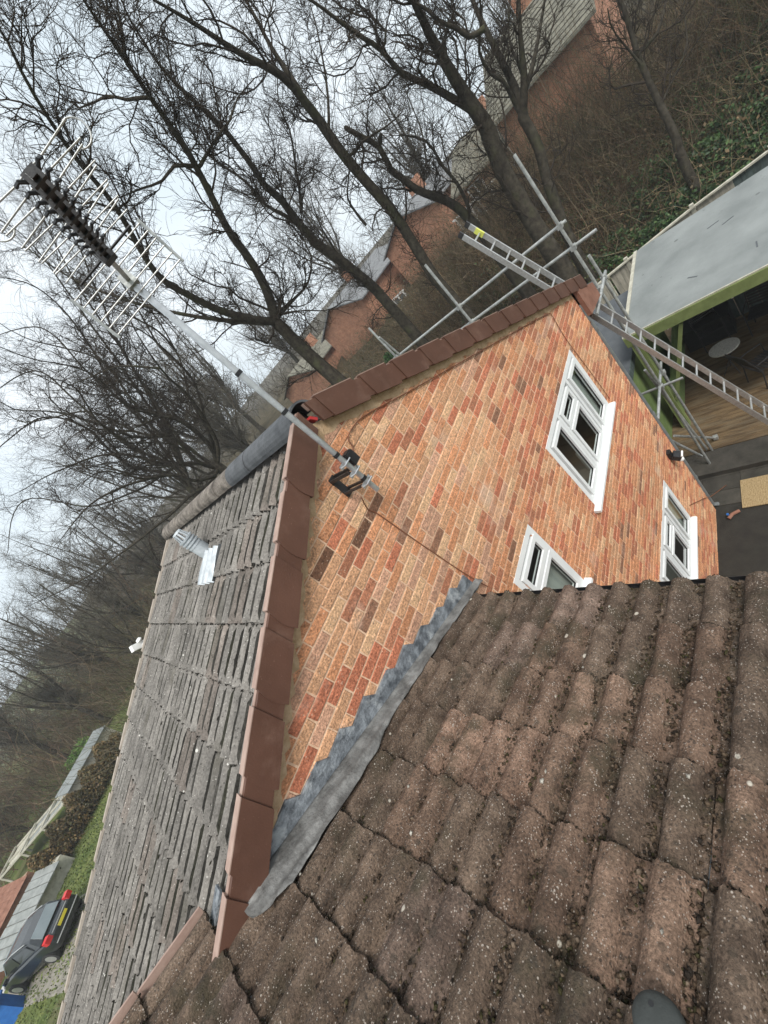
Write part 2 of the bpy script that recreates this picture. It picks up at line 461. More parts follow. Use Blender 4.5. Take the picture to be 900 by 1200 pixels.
# ------------------------------------------------------------------ setting: ground and bank
H, TT, AN, MN, XC = 7.0926, 0.42285, 5.3107, 0.37626, 4.592
ND = 4.256                      # depth of the main house roof
def bank(x, y):
    t = np.clip((x - 14.3 + 0.3 * np.clip(y, 0, 8)) / 13.0, 0, 1)
    return 3.7 * (t * 0.75 + 0.25 * t * t * (3 - 2 * t))

def build_ground():
    s = 60
    xs = np.concatenate([np.linspace(-900, -60, 8), np.linspace(-50, 13.2, 24), np.linspace(13.4, 30, 30), np.linspace(36, 900, 8)])
    ys = np.concatenate([np.linspace(-900, -40, 8), np.linspace(-30, 60, 60), np.linspace(70, 900, 8)])
    X, Y = np.meshgrid(xs, ys, indexing='ij')
    Z = bank(X, Y) + np.where(X > 14, 0.18 * np.sin(X * 1.3 + Y * 0.7) * np.sin(Y * 1.1), 0)
    v = np.stack([X, Y, Z], -1).reshape(-1, 3)
    nx, ny = len(xs), len(ys)
    i, j = np.meshgrid(np.arange(nx - 1), np.arange(ny - 1), indexing='ij')
    a = i * ny + j
    q = np.stack([a, a + ny, a + ny + 1, a + 1], -1).reshape(-1, 4)
    me = fast_mesh('ground', v, q, M['grass'], smooth=True)
    me.materials.append(M['soil'])
    cx = (X[:-1, :-1] + X[1:, 1:]).ravel() / 2
    me.polygons.foreach_set('material_index', np.where((cx > 10.8), 1, 0).astype(np.int32))
    tag(link('ground', me), kind='structure')
build_ground()

# ------------------------------------------------------------------ roof tiles
ROLL_H = 0.050
def tile_arrays(seed, width=0.304, L=0.42, tilt=0.034, rough=0.0020, thick=0.026, hw=0.052, rib=False):
    r = np.random.default_rng(seed)
    us = [0.0]
    for c in (0.076, 0.228):
        for a in np.linspace(-1, 1, 11):
            us.append(c + hw * a)
    us.append(0.304)
    us = V(sorted(u for u in us if u <= width + 1e-6))
    if us[-1] < width: us = np.append(us, width)
    def hh(u):
        h = 0.0
        for c in (0.076, 0.228):
            d = abs(u - c) / hw
            if d < 1: h = max(h, 1.25 * ROLL_H * ((0.5 + 0.5 * math.cos(math.pi * d)) ** 1.5 if rib else 0.8 * (1 - d ** 2.2) ** 0.66))
        return h
    prof = V([hh(u) for u in us])
    vs = np.linspace(0, L, 6)
    nu, nv = len(us), len(vs)
    P = np.zeros((nv, nu, 3))
    for j, v_ in enumerate(vs):
        P[j, :, 0] = us; P[j, :, 1] = v_
        P[j, :, 2] = prof + tilt * v_ / L
    P[1:, :, 2] += r.normal(0, rough, (nv - 1, nu))
    P[-1, :, 1] += r.normal(0, 0.0035, nu) + 0.004 * np.sin(us * 40 + r.uniform(0, 6))
    base = P.reshape(-1, 3)
    end = P[-1].copy(); end[:, 2] -= thick; end[:, 1] -= 0.003
    l = P[:, 0].copy(); l[:, 2] -= thick
    rr = P[:, -1].copy(); rr[:, 2] -= thick
    verts = np.vstack([base, P[-1], end, P[:, 0], l, P[:, -1], rr])
    q = []
    for j in range(nv - 1):
        for i in range(nu - 1):
            a = j * nu + i
            q.append((a, a + 1, a + nu + 1, a + nu))
    o = nv * nu
    for i in range(nu - 1): q.append((o + i, o + i + 1, o + nu + i + 1, o + nu + i))
    o += 2 * nu
    for j in range(nv - 1): q.append((o + j, o + j + 1, o + nv + j + 1, o + nv + j))
    o += 2 * nv
    for j in range(nv - 1): q.append((o + j, o + nv + j, o + nv + j + 1, o + j + 1))
    q = [(a, b, c, d) for a, b, c, d in q]
    return verts, V(q)

def frame(org, X, Y, N):
    return Matrix(((X[0], Y[0], N[0], org[0]), (X[1], Y[1], N[1], org[1]), (X[2], Y[2], N[2], org[2]), (0, 0, 0, 1)))

cn, sn = math.cos(math.atan(MN)), math.sin(math.atan(MN))
cm, sm = math.cos(math.atan(TT)), math.sin(math.atan(TT))

# ------------------------------------------------------------------ neighbouring building (the roof the picture is taken from)
near = thing('neighbouring_house', 'brick building with mossy brown double roll tiled roof stepping against the brick gable', 'building', (-2.4, -2.5, 0))
NO = (-2.4, -2.5, 0)
nb = MB()
nb.box(-4.4, -0.45, -5.6, -0.001, 0, 5.25)
nb.build('wall', M['brickwall'], near, NO)
nr = MB()
x0, x1 = -4.47, -0.36
for (xa, xb, ya, yb) in ((x0, x1, -5.6, -0.002), (x0, -2.5, -0.002, 0.24)):
    za, zb = AN - MN * xa - 0.085, AN - MN * xb - 0.085
    nr.prism([(xa, ya, za), (xb, ya, zb), (xb, ya, zb - 0.05), (xa, ya, za - 0.05)], (0, yb - ya, 0))
nroof = nr.build('roof', M['felt_dark'], near, NO)
# other slope beyond the ridge
ns = MB()
ns.prism([(-4.47, -5.6, AN + MN * 4.47 - 0.07), (-8.6, -5.6, AN + MN * 4.47 - 0.07 - 1.55), (-8.6, -5.6, AN + MN * 4.47 - 0.13 - 1.55), (-4.47, -5.6, AN + MN * 4.47 - 0.13)], (0, 5.84, 0))
ns.build('rear_slope', M['clay'], near, NO)
S_, N_, X_ = V([cn, 0, -sn]), V([sn, 0, cn]), V([0, -1, 0])
variants = [fast_mesh('near_tile', *tile_arrays(s), M['near_tile'], smooth=False) for s in range(6)]
half = [fast_mesh('near_half_tile', *tile_arrays(20 + s, 0.150), M['near_tile']) for s in range(3)]
narrow = [fast_mesh('near_verge_tile', *tile_arrays(30 + s, 0.125), M['near_tile']) for s in range(3)]
for me in variants + half + narrow:
    me.polygons.foreach_set('use_smooth', np.ones(len(me.polygons), dtype=bool))
    if hasattr(me, 'set_sharp_from_angle'): me.set_sharp_from_angle(angle=math.radians(30))
def near_col(r, y):
    t = rnd.random()
    if r == 3 and -0.95 < y < -0.4 or (r in (3, 4) and rnd.random() < 0.08):
        c = (0.27, 0.182, 0.136)
    elif r in (1, 2, 3, 4) and y < -0.5 and rnd.random() < 0.30: c = (0.215, 0.148, 0.110)
    elif t < 0.10: c = (0.20, 0.148, 0.12)
    elif t < 0.45: c = (0.150, 0.111, 0.084)
    else: c = (0.165, 0.124, 0.095)
    k = rnd.uniform(0.74, 1.22)
    return tuple(x * k for x in c) + (1,)
near_tiles = []
for r in range(0, 13):
    s_low = -0.284 - 0.335 * r
    cols = [(-0.148 - 0.304 * k, variants) for k in range(-1 if r >= 7 else 0, 17)]
    if r < 7: cols.append((0.0, half))
    else: cols.append((0.285, narrow))
    for y_left, pool in cols:
        # u runs towards -y: tile covers y_left .. y_left - width
        org = V([0, 0, AN]) + S_ * (s_low - 0.42) - N_ * (ROLL_H + 0.034)
        org[1] = y_left if pool is not variants else y_left
        org = org + V([0, rnd.uniform(-.002, .002), 0]) + S_ * rnd.uniform(-.005, .005) + N_ * rnd.uniform(-.002, .002)
        mw = frame(org - V(NO), X_, S_, N_) @ Matrix.Rotation(rnd.uniform(-.006, .006), 4, 'Z') @ Matrix.Rotation(rnd.uniform(-.004, .004), 4, 'X')
        o = link('tile', rnd.choice(pool), nroof, mw=mw)
        o.color = near_col(r, y_left - 0.15)
# moss and leaf litter lying in the channels
def blobs(pos, size, cols, flat=0.55, seed=1, axis=None):
    r = np.random.default_rng(seed)
    n = len(pos)
    b = V([[1, 0, 0], [0, 1, 0], [-1, 0, 0], [0, -1, 0], [0, 0, 1], [0, 0, -1]], float)
    a = r.uniform(0, 6.28, n)
    Rz = np.zeros((n, 3, 3)); Rz[:, 0, 0] = np.cos(a); Rz[:, 0, 1] = -np.sin(a); Rz[:, 1, 0] = np.sin(a); Rz[:, 1, 1] = np.cos(a); Rz[:, 2, 2] = 1
    v = b[None] * r.uniform(0.55, 1.25, (n, 6, 3)) * V([1, 0.7, flat])
    v = np.einsum('nij,nkj->nki', Rz, v) * size[:, None, None] + pos[:, None, :]
    if axis is not None:
        d_ = v - pos[:, None, :]; v = v + (d_ @ axis)[:, :, None] * axis * r.uniform(.5, 2.6, (n, 1, 1))
    f = V([[0, 1, 4], [1, 2, 4], [2, 3, 4], [3, 0, 4], [1, 0, 5], [2, 1, 5], [3, 2, 5], [0, 3, 5]])
    t = (f[None] + (np.arange(n) * 6)[:, None, None]).reshape(-1, 3)
    return v.reshape(-1, 3), t, np.repeat(cols, 6, axis=0)
n = 22000
s = rng.uniform(-3.2, -0.3, n)
yk = rng.integers(-1, 16, n)
dens = rng.uniform(0, 1, n) < (0.30 + 0.70 * np.clip((yk - 2) / 7, 0, 1))
clump = (np.sin(s * 9 + yk * 3.1) + np.sin(s * 23 + yk * 1.7)) > -1.1 + 0.9 * (yk < 5) + rng.normal(0, .4, n)
yy = -0.148 - 0.152 * yk + rng.normal(0, 0.018, n)
ok = dens & clump & (yy < -0.06 - 0.1 * (s < -2))
s, yy, yk = s[ok], yy[ok], yk[ok]
lapf = ((-0.284 - s) % 0.335) / 0.335            # 0 just above a lap edge
wz = -(ROLL_H + 0.034) + 0.034 * (1 - lapf * 0.8) + rng.uniform(0.000, 0.012, len(s))
pos = V([0, 0, AN]) + s[:, None] * S_ + wz[:, None] * N_ + np.c_[np.zeros(len(s)), yy, np.zeros(len(s))]
pal = V([(0.105, 0.072, 0.048), (0.060, 0.043, 0.030), (0.145, 0.105, 0.072), (0.070, 0.062, 0.030), (0.24, 0.18, 0.13), (0.040, 0.032, 0.026)])
pc = pal[rng.choice(6, len(s), p=[.28, .26, .18, .10, .08, .10])]
v_, t_, c_ = blobs(pos, 0.0035 + 0.010 * rng.random(len(s)) ** 2, pc, 0.6, 3)
mo = link('moss_litter', fast_mesh('moss_litter', v_, None, M['moss'], c_, tris=t_), nroof, loc=tuple(-V(NO)))
tag(mo, kind='stuff')
# dark specks along the lap edges; shade under each lap put into colour
lp, lsz = [], []
for r in range(0, 11):
    s_low = -0.284 - 0.335 * r
    y = -0.03 if r < 7 else 0.26
    while y > -2.6:
        y -= rng.uniform(0.004, 0.010)
        if rng.random() < 0.22: continue
        u_ = ((-0.148 - y) % 0.152) - 0.076; d_ = abs(u_) / 0.052
        h_ = ROLL_H * max(0.0, 1 - min(1, d_) ** 2.2) ** 0.66
        sz = rng.uniform(0.0035, 0.0075)
        lp.append(V([0, y, AN]) + S_ * (s_low + rng.uniform(0.002, 0.012)) + N_ * (-ROLL_H + h_ - 0.0085 - rng.uniform(0, .006))); lsz.append(sz)
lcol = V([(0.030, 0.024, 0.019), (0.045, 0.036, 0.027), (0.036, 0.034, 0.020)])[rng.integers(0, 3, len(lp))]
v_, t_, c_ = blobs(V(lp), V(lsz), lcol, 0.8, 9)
tag(link('lap_shade', fast_mesh('lap_shade', v_, None, M['moss'], c_, tris=t_), nroof, loc=tuple(-V(NO))), kind='stuff')
# lichen crusts and droppings standing on rolls
ln = 26
s = rng.uniform(-2.9, -0.4, ln); kk = rng.integers(0, 11, ln)
pos = V([0, 0, AN]) + s[:, None] * S_ - 0.004 * N_ + np.c_[np.zeros(ln), -0.072 - 0.152 * kk + rng.normal(0, .012, ln), np.zeros(ln)]
v_, t_, c_ = blobs(pos, rng.uniform(0.005, 0.014, ln), V([(0.62, 0.58, 0.50)] * ln) * rng.uniform(.6, 1.05, (ln, 1)), 0.35, 8)
tag(link('lichen', fast_mesh('lichen', v_, None, M['moss'], c_, tris=t_), nroof, loc=tuple(-V(NO))), kind='stuff')
# raised pale verge strip where this roof oversails the main roof
for r in range(7, 13):
    vs_ = MB(); sA, sB = -0.284 - 0.335 * r, -0.284 - 0.335 * (r + 1)
    pA, pB = V([0, .268, AN]) + S_ * sA - N_ * .010, V([0, .268, AN]) + S_ * sB - N_ * .030
    vs_.bar(pA, pB, .012, .040, N_); vs_.build('verge_strip', M['verge_top'], nroof).location = -V(NO)
# eaves gutter below the tiles
g = MB()
pr_ = [( -0.30 + 0.055 * math.cos(a), AN + 0.035 + 0.055 * math.sin(a)) for a in np.linspace(math.pi, 2 * math.pi, 9)]
pr_ += [(p[0] * 1 + (-0.30 - p[0]) * 0.08, p[1] + 0.004) for p in reversed(pr_)]
g.prism([(p[0], -5.6, p[1]) for p in pr_], (0, 5.55, 0))
g.build('gutter', M['black'], near, NO)

# ------------------------------------------------------------------ main house
house = thing('gabled_house', 'two storey orange brick house with brown verge caps and grey tiled roof', 'house', (0, 2, 0))
HO = (0, 2, 0)
WINS = [(1.774, 3.563, 3.894, 4.925), (0.116, 0.748, 3.894, 4.925), (1.774, 3.563, 1.143, 2.173)]
# mortar bed behind the bricks, with the window openings left out
wb = MB()
xs = sorted({-4.592, 0.0, XC} | {w[0] for w in WINS} | {w[1] for w in WINS})
zs = sorted({0.0, 9.0} | {w[2] for w in WINS} | {w[3] for w in WINS})
for i in range(len(xs) - 1):
    for j in range(len(zs) - 1):
        cxm, czm = (xs[i] + xs[i + 1]) / 2, (zs[j] + zs[j + 1]) / 2
        if any(w[0] < cxm < w[1] and w[2] < czm < w[3] for w in WINS): continue
        p = [(xs[i], zs[j]), (xs[i + 1], zs[j]), (xs[i + 1], zs[j + 1]), (xs[i], zs[j + 1])]
        p = clip_poly(p, TT, 1, H + 0.02); p = clip_poly(p, -TT, 1, H + 0.02)
        if len(p) >= 3: wb.add([(q[0], 0.0045, q[1]) for q in p], [tuple(range(len(p)))])
wall = wb.build('wall', M['mortar'], house, HO)
sw = MB()
sw.box(XC - 0.2, XC, 0.008, ND - 0.08, 0, 5.0)
sw.box(-4.592, -4.39, 0.008, ND - 0.08, 0, 5.0)
gp = [(-4.59, 0), (4.59, 0), (4.59, 5.15), (0, H), (-4.59, 5.15)]
sw.prism([(p[0], ND - 0.08, p[1]) for p in gp], (0, -0.2, 0))
sw.build('rear_wall', M['brickwall'], house, HO)

PAL = {'tan': (0.58, 0.335, 0.200), 'orange': (0.57, 0.275, 0.150), 'red': (0.49, 0.185, 0.110), 'brown': (0.27, 0.145, 0.095),
       'pink': (0.52, 0.305, 0.210), 'buff': (0.64, 0.41, 0.25), 'deep': (0.43, 0.19, 0.115)}
SOOT = [(-0.20, 6.44), (-0.42, 6.46), (-0.66, 6.62), (-0.08, 6.46)]
def brick_col(x, z):
    if any(abs(x - bx_) < 0.10 and abs(z - bz_) < 0.04 for bx_, bz_ in SOOT): ks_ = rnd.uniform(.6, .85); return tuple(c * ks_ for c in PAL['brown'])
    t = rnd.random()
    n1 = math.sin(x * 1.9 + 1.3 * math.sin(z * 2.1)) + math.sin(z * 3.3 + x * 0.8)
    if z > 5.2 and x < 1.3:      # speckled, tan and pink, with a few burnt ones
        ks = ('tan', .34), ('pink', .20), ('orange', .20), ('buff', .10), ('red', .08), ('deep', .05), ('brown', .03)
    elif 4.95 < z < 5.35 and x > 0.8:
        ks = ('red', .34), ('deep', .26), ('orange', .24), ('brown', .08), ('tan', .08)
    elif z > 5.3:
        ks = ('orange', .26), ('tan', .20), ('pink', .14), ('red', .16), ('deep', .21), ('brown', .03)
    else:
        ks = ('orange', .42), ('tan', .22), ('deep', .16), ('red', .12), ('brown', .03), ('buff', .05)
    if z < 6.35 and x < -1.0: ks = ('red', .32), ('orange', .28), ('tan', .18), ('buff', .14), ('pink', .08)
    acc = 0; name = ks[0][0]
    for k, w in ks:
        acc += w
        if t < acc: name = k; break
    k = rnd.uniform(0.90, 1.10) * (1 + 0.05 * n1)
    return tuple(min(0.8, c * k) for c in PAL[name])
def brick_geo(mb, poly, y, col, ch=0.004):
    """2D polygon in x,z -> brick with chamfered front; poly counter-clockwise seen from -y"""
    n = len(poly); cx = sum(p[0] for p in poly) / n; cz = sum(p[1] for p in poly) / n
    def shr(p): 
        dx, dz = p[0] - cx, p[1] - cz; d = max(math.hypot(dx, dz), 1e-4)
        return (p[0] - math.copysign(min(ch, abs(dx)), dx), p[1] - math.copysign(min(ch, abs(dz)), dz))
    vs = [(p[0], y + 0.045, p[1]) for p in poly] + [(p[0], y + ch, p[1]) for p in poly] + [(shr(p)[0], y, shr(p)[1]) for p in poly]
    fs = [tuple(2 * n + i for i in range(n))]
    for i in range(n):
        j = (i + 1) % n
        fs.append((i, j, n + j, n + i)); fs.append((n + i, n + j, 2 * n + j, 2 * n + i))
    mb.add(vs, fs, col)
bricks = []
for k in range(-1, 96):
    za = 0.05 + 0.075 * k; zb = za + 0.0650
    x = -3.1 + (0.1125 if k % 2 else 0) + rnd.uniform(-.006, .006)
    while x < XC:
        L = 0.215 if rnd.random() > 0.02 else 0.1025
        xa, xb = x, min(x + L, XC)
        x += L + 0.010
        if xb - xa < 0.02 or zb < 0.01: continue
        if xb < -0.40 and zb < AN - MN * xb - 0.06: continue
        polys = [[(xa, max(za, 0)), (xb, max(za, 0)), (xb, zb), (xa, zb)]]
        for w in WINS:
            nxt = []
            for p in polys:
                px0, px1 = min(q[0] for q in p), max(q[0] for q in p); pz0, pz1 = min(q[1] for q in p), max(q[1] for q in p)
                if px1 <= w[0] or px0 >= w[1] or pz1 <= w[2] or pz0 >= w[3]: nxt.append(p); continue
                if px0 < w[0] - 0.01: nxt.append([(px0, pz0), (w[0], pz0), (w[0], pz1), (px0, pz1)])
                if px1 > w[1] + 0.01: nxt.append([(w[1], pz0), (px1, pz0), (px1, pz1), (w[1], pz1)])
                mx0, mx1 = max(px0, w[0]), min(px1, w[1])
                if pz1 > w[3] + 0.012: nxt.append([(mx0, w[3]), (mx1, w[3]), (mx1, pz1), (mx0, pz1)])
                if pz0 < w[2] - 0.012: nxt.append([(mx0, pz0), (mx1, pz0), (mx1, w[2]), (mx0, w[2])])
            polys = nxt
        for p in polys:
            q = clip_poly(clip_poly(p, TT, 1, H - 0.02), -TT, 1, H - 0.02)
            if len(q) < 3: continue
            ar = 0.5 * abs(sum(q[i][0] * q[(i + 1) % len(q)][1] - q[(i + 1) % len(q)][0] * q[i][1] for i in range(len(q))))
            if ar < 0.0008: continue
            cx = sum(a[0] for a in q) / len(q); cz = sum(a[1] for a in q) / len(q)
            whole = (q == p) and abs((xb - xa) - L) < 1e-6 and len(polys) == 1
            vis = cz > AN - MN * cx + 0.05 if cx < -0.2 else True
            d = math.dist((cx, 0, cz), CAM)
            bricks.append((q, whole, vis, d, L, cx, cz, za))
order = sorted([i for i, b in enumerate(bricks) if b[1] and b[2] and b[4] > 0.2], key=lambda i: bricks[i][3])[:300]
single = set(order)
BV = []
for i in range(30):
    mb = MB(); h = 0.0325; l = 0.1075
    j = lambda: rnd.uniform(-.0022, .0022)
    brick_geo(mb, [(-l + j(), -h + j()), (l + j(), -h + j()), (l + j(), h + j()), (-l + j(), h + j())], 0, (1, 1, 1), 0.004)
    BV.append(mb)
meshes = {}
rest = MB()
for i, (q, whole, vis, d, L, cx, cz, za) in enumerate(bricks):
    col = brick_col(cx, cz)
    yy_ = rnd.uniform(-0.0035, 0.0015)
    if i in single:
        key = (rnd.randrange(30),)
        mb = MB(); mb.v = BV[key[0]].v; mb.f = BV[key[0]].f; mb.c = [col] * len(mb.v)
        qc = (key[0], tuple(round(c, 1) for c in col))
        if qc not in meshes: meshes[qc] = mb.mesh('brick', M['brick'])
        link('brick', meshes[qc], wall, loc=(cx, yy_ - HO[1], cz))
    else:
        qq = [(a[0] + rnd.uniform(-.0018, .0018), a[1] + rnd.uniform(-.0018, .0018)) for a in q]
        brick_geo(rest, qq, yy_, col)
tag(rest.build('brickwork', M['brick'], wall, HO), kind='stuff')
# sandy mortar fillet under the verges
mf = MB()
for sgn in (-1, 1):
    n = 60
    top = []; bot = []
    for i in range(n + 1):
        x = sgn * (0.0 + (4.55 if sgn > 0 else 2.35) * i / n)
        zt = H - TT * abs(x)
        top.append((x, -0.010, zt + 0.03)); bot.append((x, -0.004, zt - 0.055 - 0.018 * math.sin(i * 2.1) - rnd.uniform(0, .022)))
    vs = top + bot; k = n + 1
    mf.add(vs, [(i, i + 1, k + i + 1, k + i) for i in range(n)])
mf.build('mortar_fillet', M['mortar_fillet'], house, HO)

# windows
def window(w, cols, room):
    xa, xb, za, zb = w
    f = MB(); FY0, FY1 = -0.004, 0.07
    fw = 0.062
    f.box(xa - .004, xa + fw, FY0, FY1, za, zb); f.box(xb - fw, xb + .004, FY0, FY1, za, zb)
    f.box(xa + fw, xb - fw, FY0, FY1, zb - fw, zb + .004); f.box(xa + fw, xb - fw, FY0, FY1, za - .004, za + fw)
    openings = []
    for i, (ca, cb, split) in enumerate(cols):
        if i: f.box((cols[i - 1][1] + ca) / 2 - .028, (cols[i - 1][1] + ca) / 2 + .028, FY0 + .001, FY1 - .001, za + fw, zb - fw)
        if split: openings += [(ca, cb, split + .066, zb - .150), (ca, cb, za + .105, split - .066)]; f.box(ca - .06, cb + .06, FY0 + .002, FY1 - .002, split - .022, split + .022)
        else: openings.append((ca, cb, za + .105, zb - .150))
    wf = f.build('window', M['upvc'], house, HO)
    for (ca, cb, pa, pb) in openings:
        sb = MB(); sw_ = 0.05; y0, y1 = -0.012, 0.05
        sb.box(ca - sw_, ca, y0, y1, pa - sw_, pb + sw_); sb.box(cb, cb + sw_, y0, y1, pa - sw_, pb + sw_)
        sb.box(ca, cb, y0, y1, pb, pb + sw_); sb.box(ca, cb, y0, y1, pa - sw_, pa)
        sb.build('sash', M['upvc'], wf, (0, 0, 0))
        gk = MB(); gw = 0.007
        gk.box(ca, ca + gw, .012, .03, pa, pb); gk.box(cb - gw, cb, .012, .03, pa, pb)
        gk.box(ca + gw, cb - gw, .012, .03, pb - gw, pb); gk.box(ca + gw, cb - gw, .012, .03, pa, pa + gw)
        gk.build('gasket', M['gasket'], wf)
        p = MB(); p.add([(ca, .018, pa), (cb, .018, pa), (cb, .018, pb), (ca, .018, pb)], [(0, 1, 2, 3)])
        p.build('pane', M['glass'], wf)
    for o in wf.children: o.location = -V(HO)
    s = MB()
    prf = [(-.075, za - .014), (-.075, za - .046), (.0, za - .046), (.06, za - .046), (.06, za - .003), (-.006, za - .003)]
    s.prism([(xa - .10, p[0], p[1]) for p in prf], (xb - xa + .135, 0, 0))
    si = s.build('sill', M['upvc'], wf); si.location = -V(HO)
    if room:
        r = MB(); d = 2.4
        a, b, c, e = xa - .5, xb + .5, za - .8, zb + .25
        r.add([(a, .09, c), (b, .09, c), (b, d, c), (a, d, c), (a, .09, e), (b, .09, e), (b, d, e), (a, d, e)],
              [(0, 1, 2, 3), (7, 6, 5, 4), (1, 5, 6, 2), (0, 3, 7, 4), (3, 2, 6, 7)])
        r.build('room', M['wall_in'], house, HO)
    return wf
w1 = window(WINS[0], [(1.925, 2.262, None), (2.46, 2.888, 4.580), (3.135, 3.452, None)], True)
w2 = window(WINS[1], [(0.238, 0.655, 4.560)], True)
w3 = window(WINS[2], [(1.925, 2.262, None), (2.46, 2.888, 1.828), (3.135, 3.452, None)], True)
# blinds and curtains inside the rooms
def drape(name, a, b_, y0, y1, z0, z1):
    d = MB(); d.box(a, b_, y0, y1, z0, z1); d.build(name, M['curtain'], house, HO)
drape('blind', 3.08, 3.52, .10, .105, 3.9, 4.9); drape('blind', 3.08, 3.52, .10, .105, 1.15, 2.15); drape('blind', .14, .72, .12, .125, 3.9, 4.35)
for a0, z1, n in ((2.28, 4.28, 7), (1.80, 4.15, 4)):
    d = MB(); pts = [(a0 + .025 * k, .085 + .014 * (k % 2)) for k in range(2 * n)]
    d.add([(p[0], p[1], 3.9) for p in pts] + [(p[0], p[1], z1) for p in pts], [(k, k + 1, 2 * n + k + 1, 2 * n + k) for k in range(2 * n - 1)])
    d.build('curtain', M['curtain'], house, HO)

# roof deck and tiles
rd = MB()
for sg in (-1, 1):
    rd.prism([(0, 0.02, H + 0.035), (sg * 5.28, 0.02, H + 0.035 - TT * 5.28), (sg * 5.28, 0.02, H - 0.01 - TT * 5.28), (0, 0.02, H - 0.01)], (0, ND - 0.06, 0))
roof = rd.build('roof', M['felt_dark'], house, HO)
Sl, Nl, Xl = V([-cm, 0, -sm]), V([-sm, 0, cm]), V([0, 1, 0])
mv = []
for s in range(6):
    me = fast_mesh('main_tile', *tile_arrays(50 + s, 0.304, 0.470, 0.028, 0.0018, 0.022, 0.066, True), M['main_tile'], smooth=True)
    if hasattr(me, 'set_sharp_from_angle'): me.set_sharp_from_angle(angle=math.radians(50))
    mv.append(me)
TOP = 0.115 * cm
for r in range(14):
    s_low = (0.44 + 0.352 * r) / cm
    L = 0.470
    for c in range(14):
        org = V([0, 0, H]) + Sl * (s_low - L) + Nl * (TOP - 1.25 * ROLL_H - 0.028)
        org = org + V([0, -0.018 + 0.304 * c + rnd.uniform(-.002, .002), 0]) + Sl * rnd.uniform(-.005, .005) + Nl * rnd.uniform(-.002, .002)
        mw = frame(org - V(HO), Xl, Sl, Nl) @ Matrix.Rotation(rnd.uniform(-.005, .005), 4, 'Z')
        o = link('tile', rnd.choice(mv), roof, mw=mw)
        k = rnd.uniform(0.8, 1.15); base = (0.225, 0.213, 0.198) if rnd.random() > 0.10 else (0.225, 0.198, 0.178)
        o.color = tuple(b * k for b in base) + (1,)
# hidden slope: same tiles, joined
tv, tq = tile_arrays(50, 0.304, 0.470, 0.028, 0.0018, 0.022, 0.066, True)
Sr, Nr, Xr = V([cm, 0, -sm]), V([sm, 0, cm]), V([0, -1, 0])
VV, QQ, off = [], [], 0
for r in range(14):
    for c in range(14):
        org = V([0, 0, H]) + Sr * ((0.44 + 0.352 * r) / cm - 0.470) + Nr * (TOP - 1.25 * ROLL_H - 0.028) + V([0, 0.006 + 0.304 * (c + 1), 0])
        VV.append(org + tv[:, :1] * Xr + tv[:, 1:2] * Sr + tv[:, 2:3] * Nr); QQ.append(tq + off); off += len(tv)
me = fast_mesh('rear_slope_tiles', np.concatenate(VV), np.concatenate(QQ), M['old_ridge'], smooth=True)
tag(link('rear_slope_tiles', me, roof, loc=tuple(-V(HO))), kind='stuff')
# dark moss tufts on the laps and in the channels of the near slope
n = 10000
r_ = rng.integers(0, 14, n); onlap = rng.random(n) < 0.20
sl_ = (0.44 + 0.352 * r_) / cm + np.where(onlap, rng.uniform(0.0, 0.018, n), rng.uniform(-0.36, 0.0, n))
yl = rng.uniform(0.08, ND - 0.02, n)
flank = (~onlap) & (rng.random(n) < 0.35)
yl = np.where(flank, np.floor((yl + 0.018) / 0.152) * 0.152 - 0.018 + 0.076 + rng.normal(-0.036, 0.009, n), yl)
ph = ((yl + 0.018) % 0.152) - 0.076
rollz = np.where(np.abs(ph) < 0.066, 1.25 * ROLL_H * (0.5 + 0.5 * np.cos(math.pi * np.clip(np.abs(ph) / 0.066, 0, 1))) ** 1.5, 0)
keep = onlap | flank | (np.abs(ph) > 0.050) | (rng.random(n) < 0.10)
lf = np.where(onlap, -0.002, -0.020 * ((0.44 + 0.352 * r_) / cm - sl_) / 0.38)
wz = TOP - 1.25 * ROLL_H + rollz + lf - np.where(onlap, 0.014, 0.0)
pos = (V([0, 0, H]) + sl_[:, None] * Sl + wz[:, None] * Nl + np.c_[np.zeros(n), yl, np.zeros(n)])[keep]
pal = V([(0.040, 0.038, 0.033), (0.065, 0.06, 0.05), (0.10, 0.094, 0.08), (0.055, 0.056, 0.036)])
v_, t_, c_ = blobs(pos, 0.0032 + 0.0085 * rng.random(len(pos)) ** 2, pal[rng.integers(0, 4, len(pos))], 0.5, 5, Sl)
tag(link('moss_tufts', fast_mesh('moss_tufts', v_, None, M['moss'], c_, tris=t_), roof, loc=tuple(-V(HO))), kind='stuff')
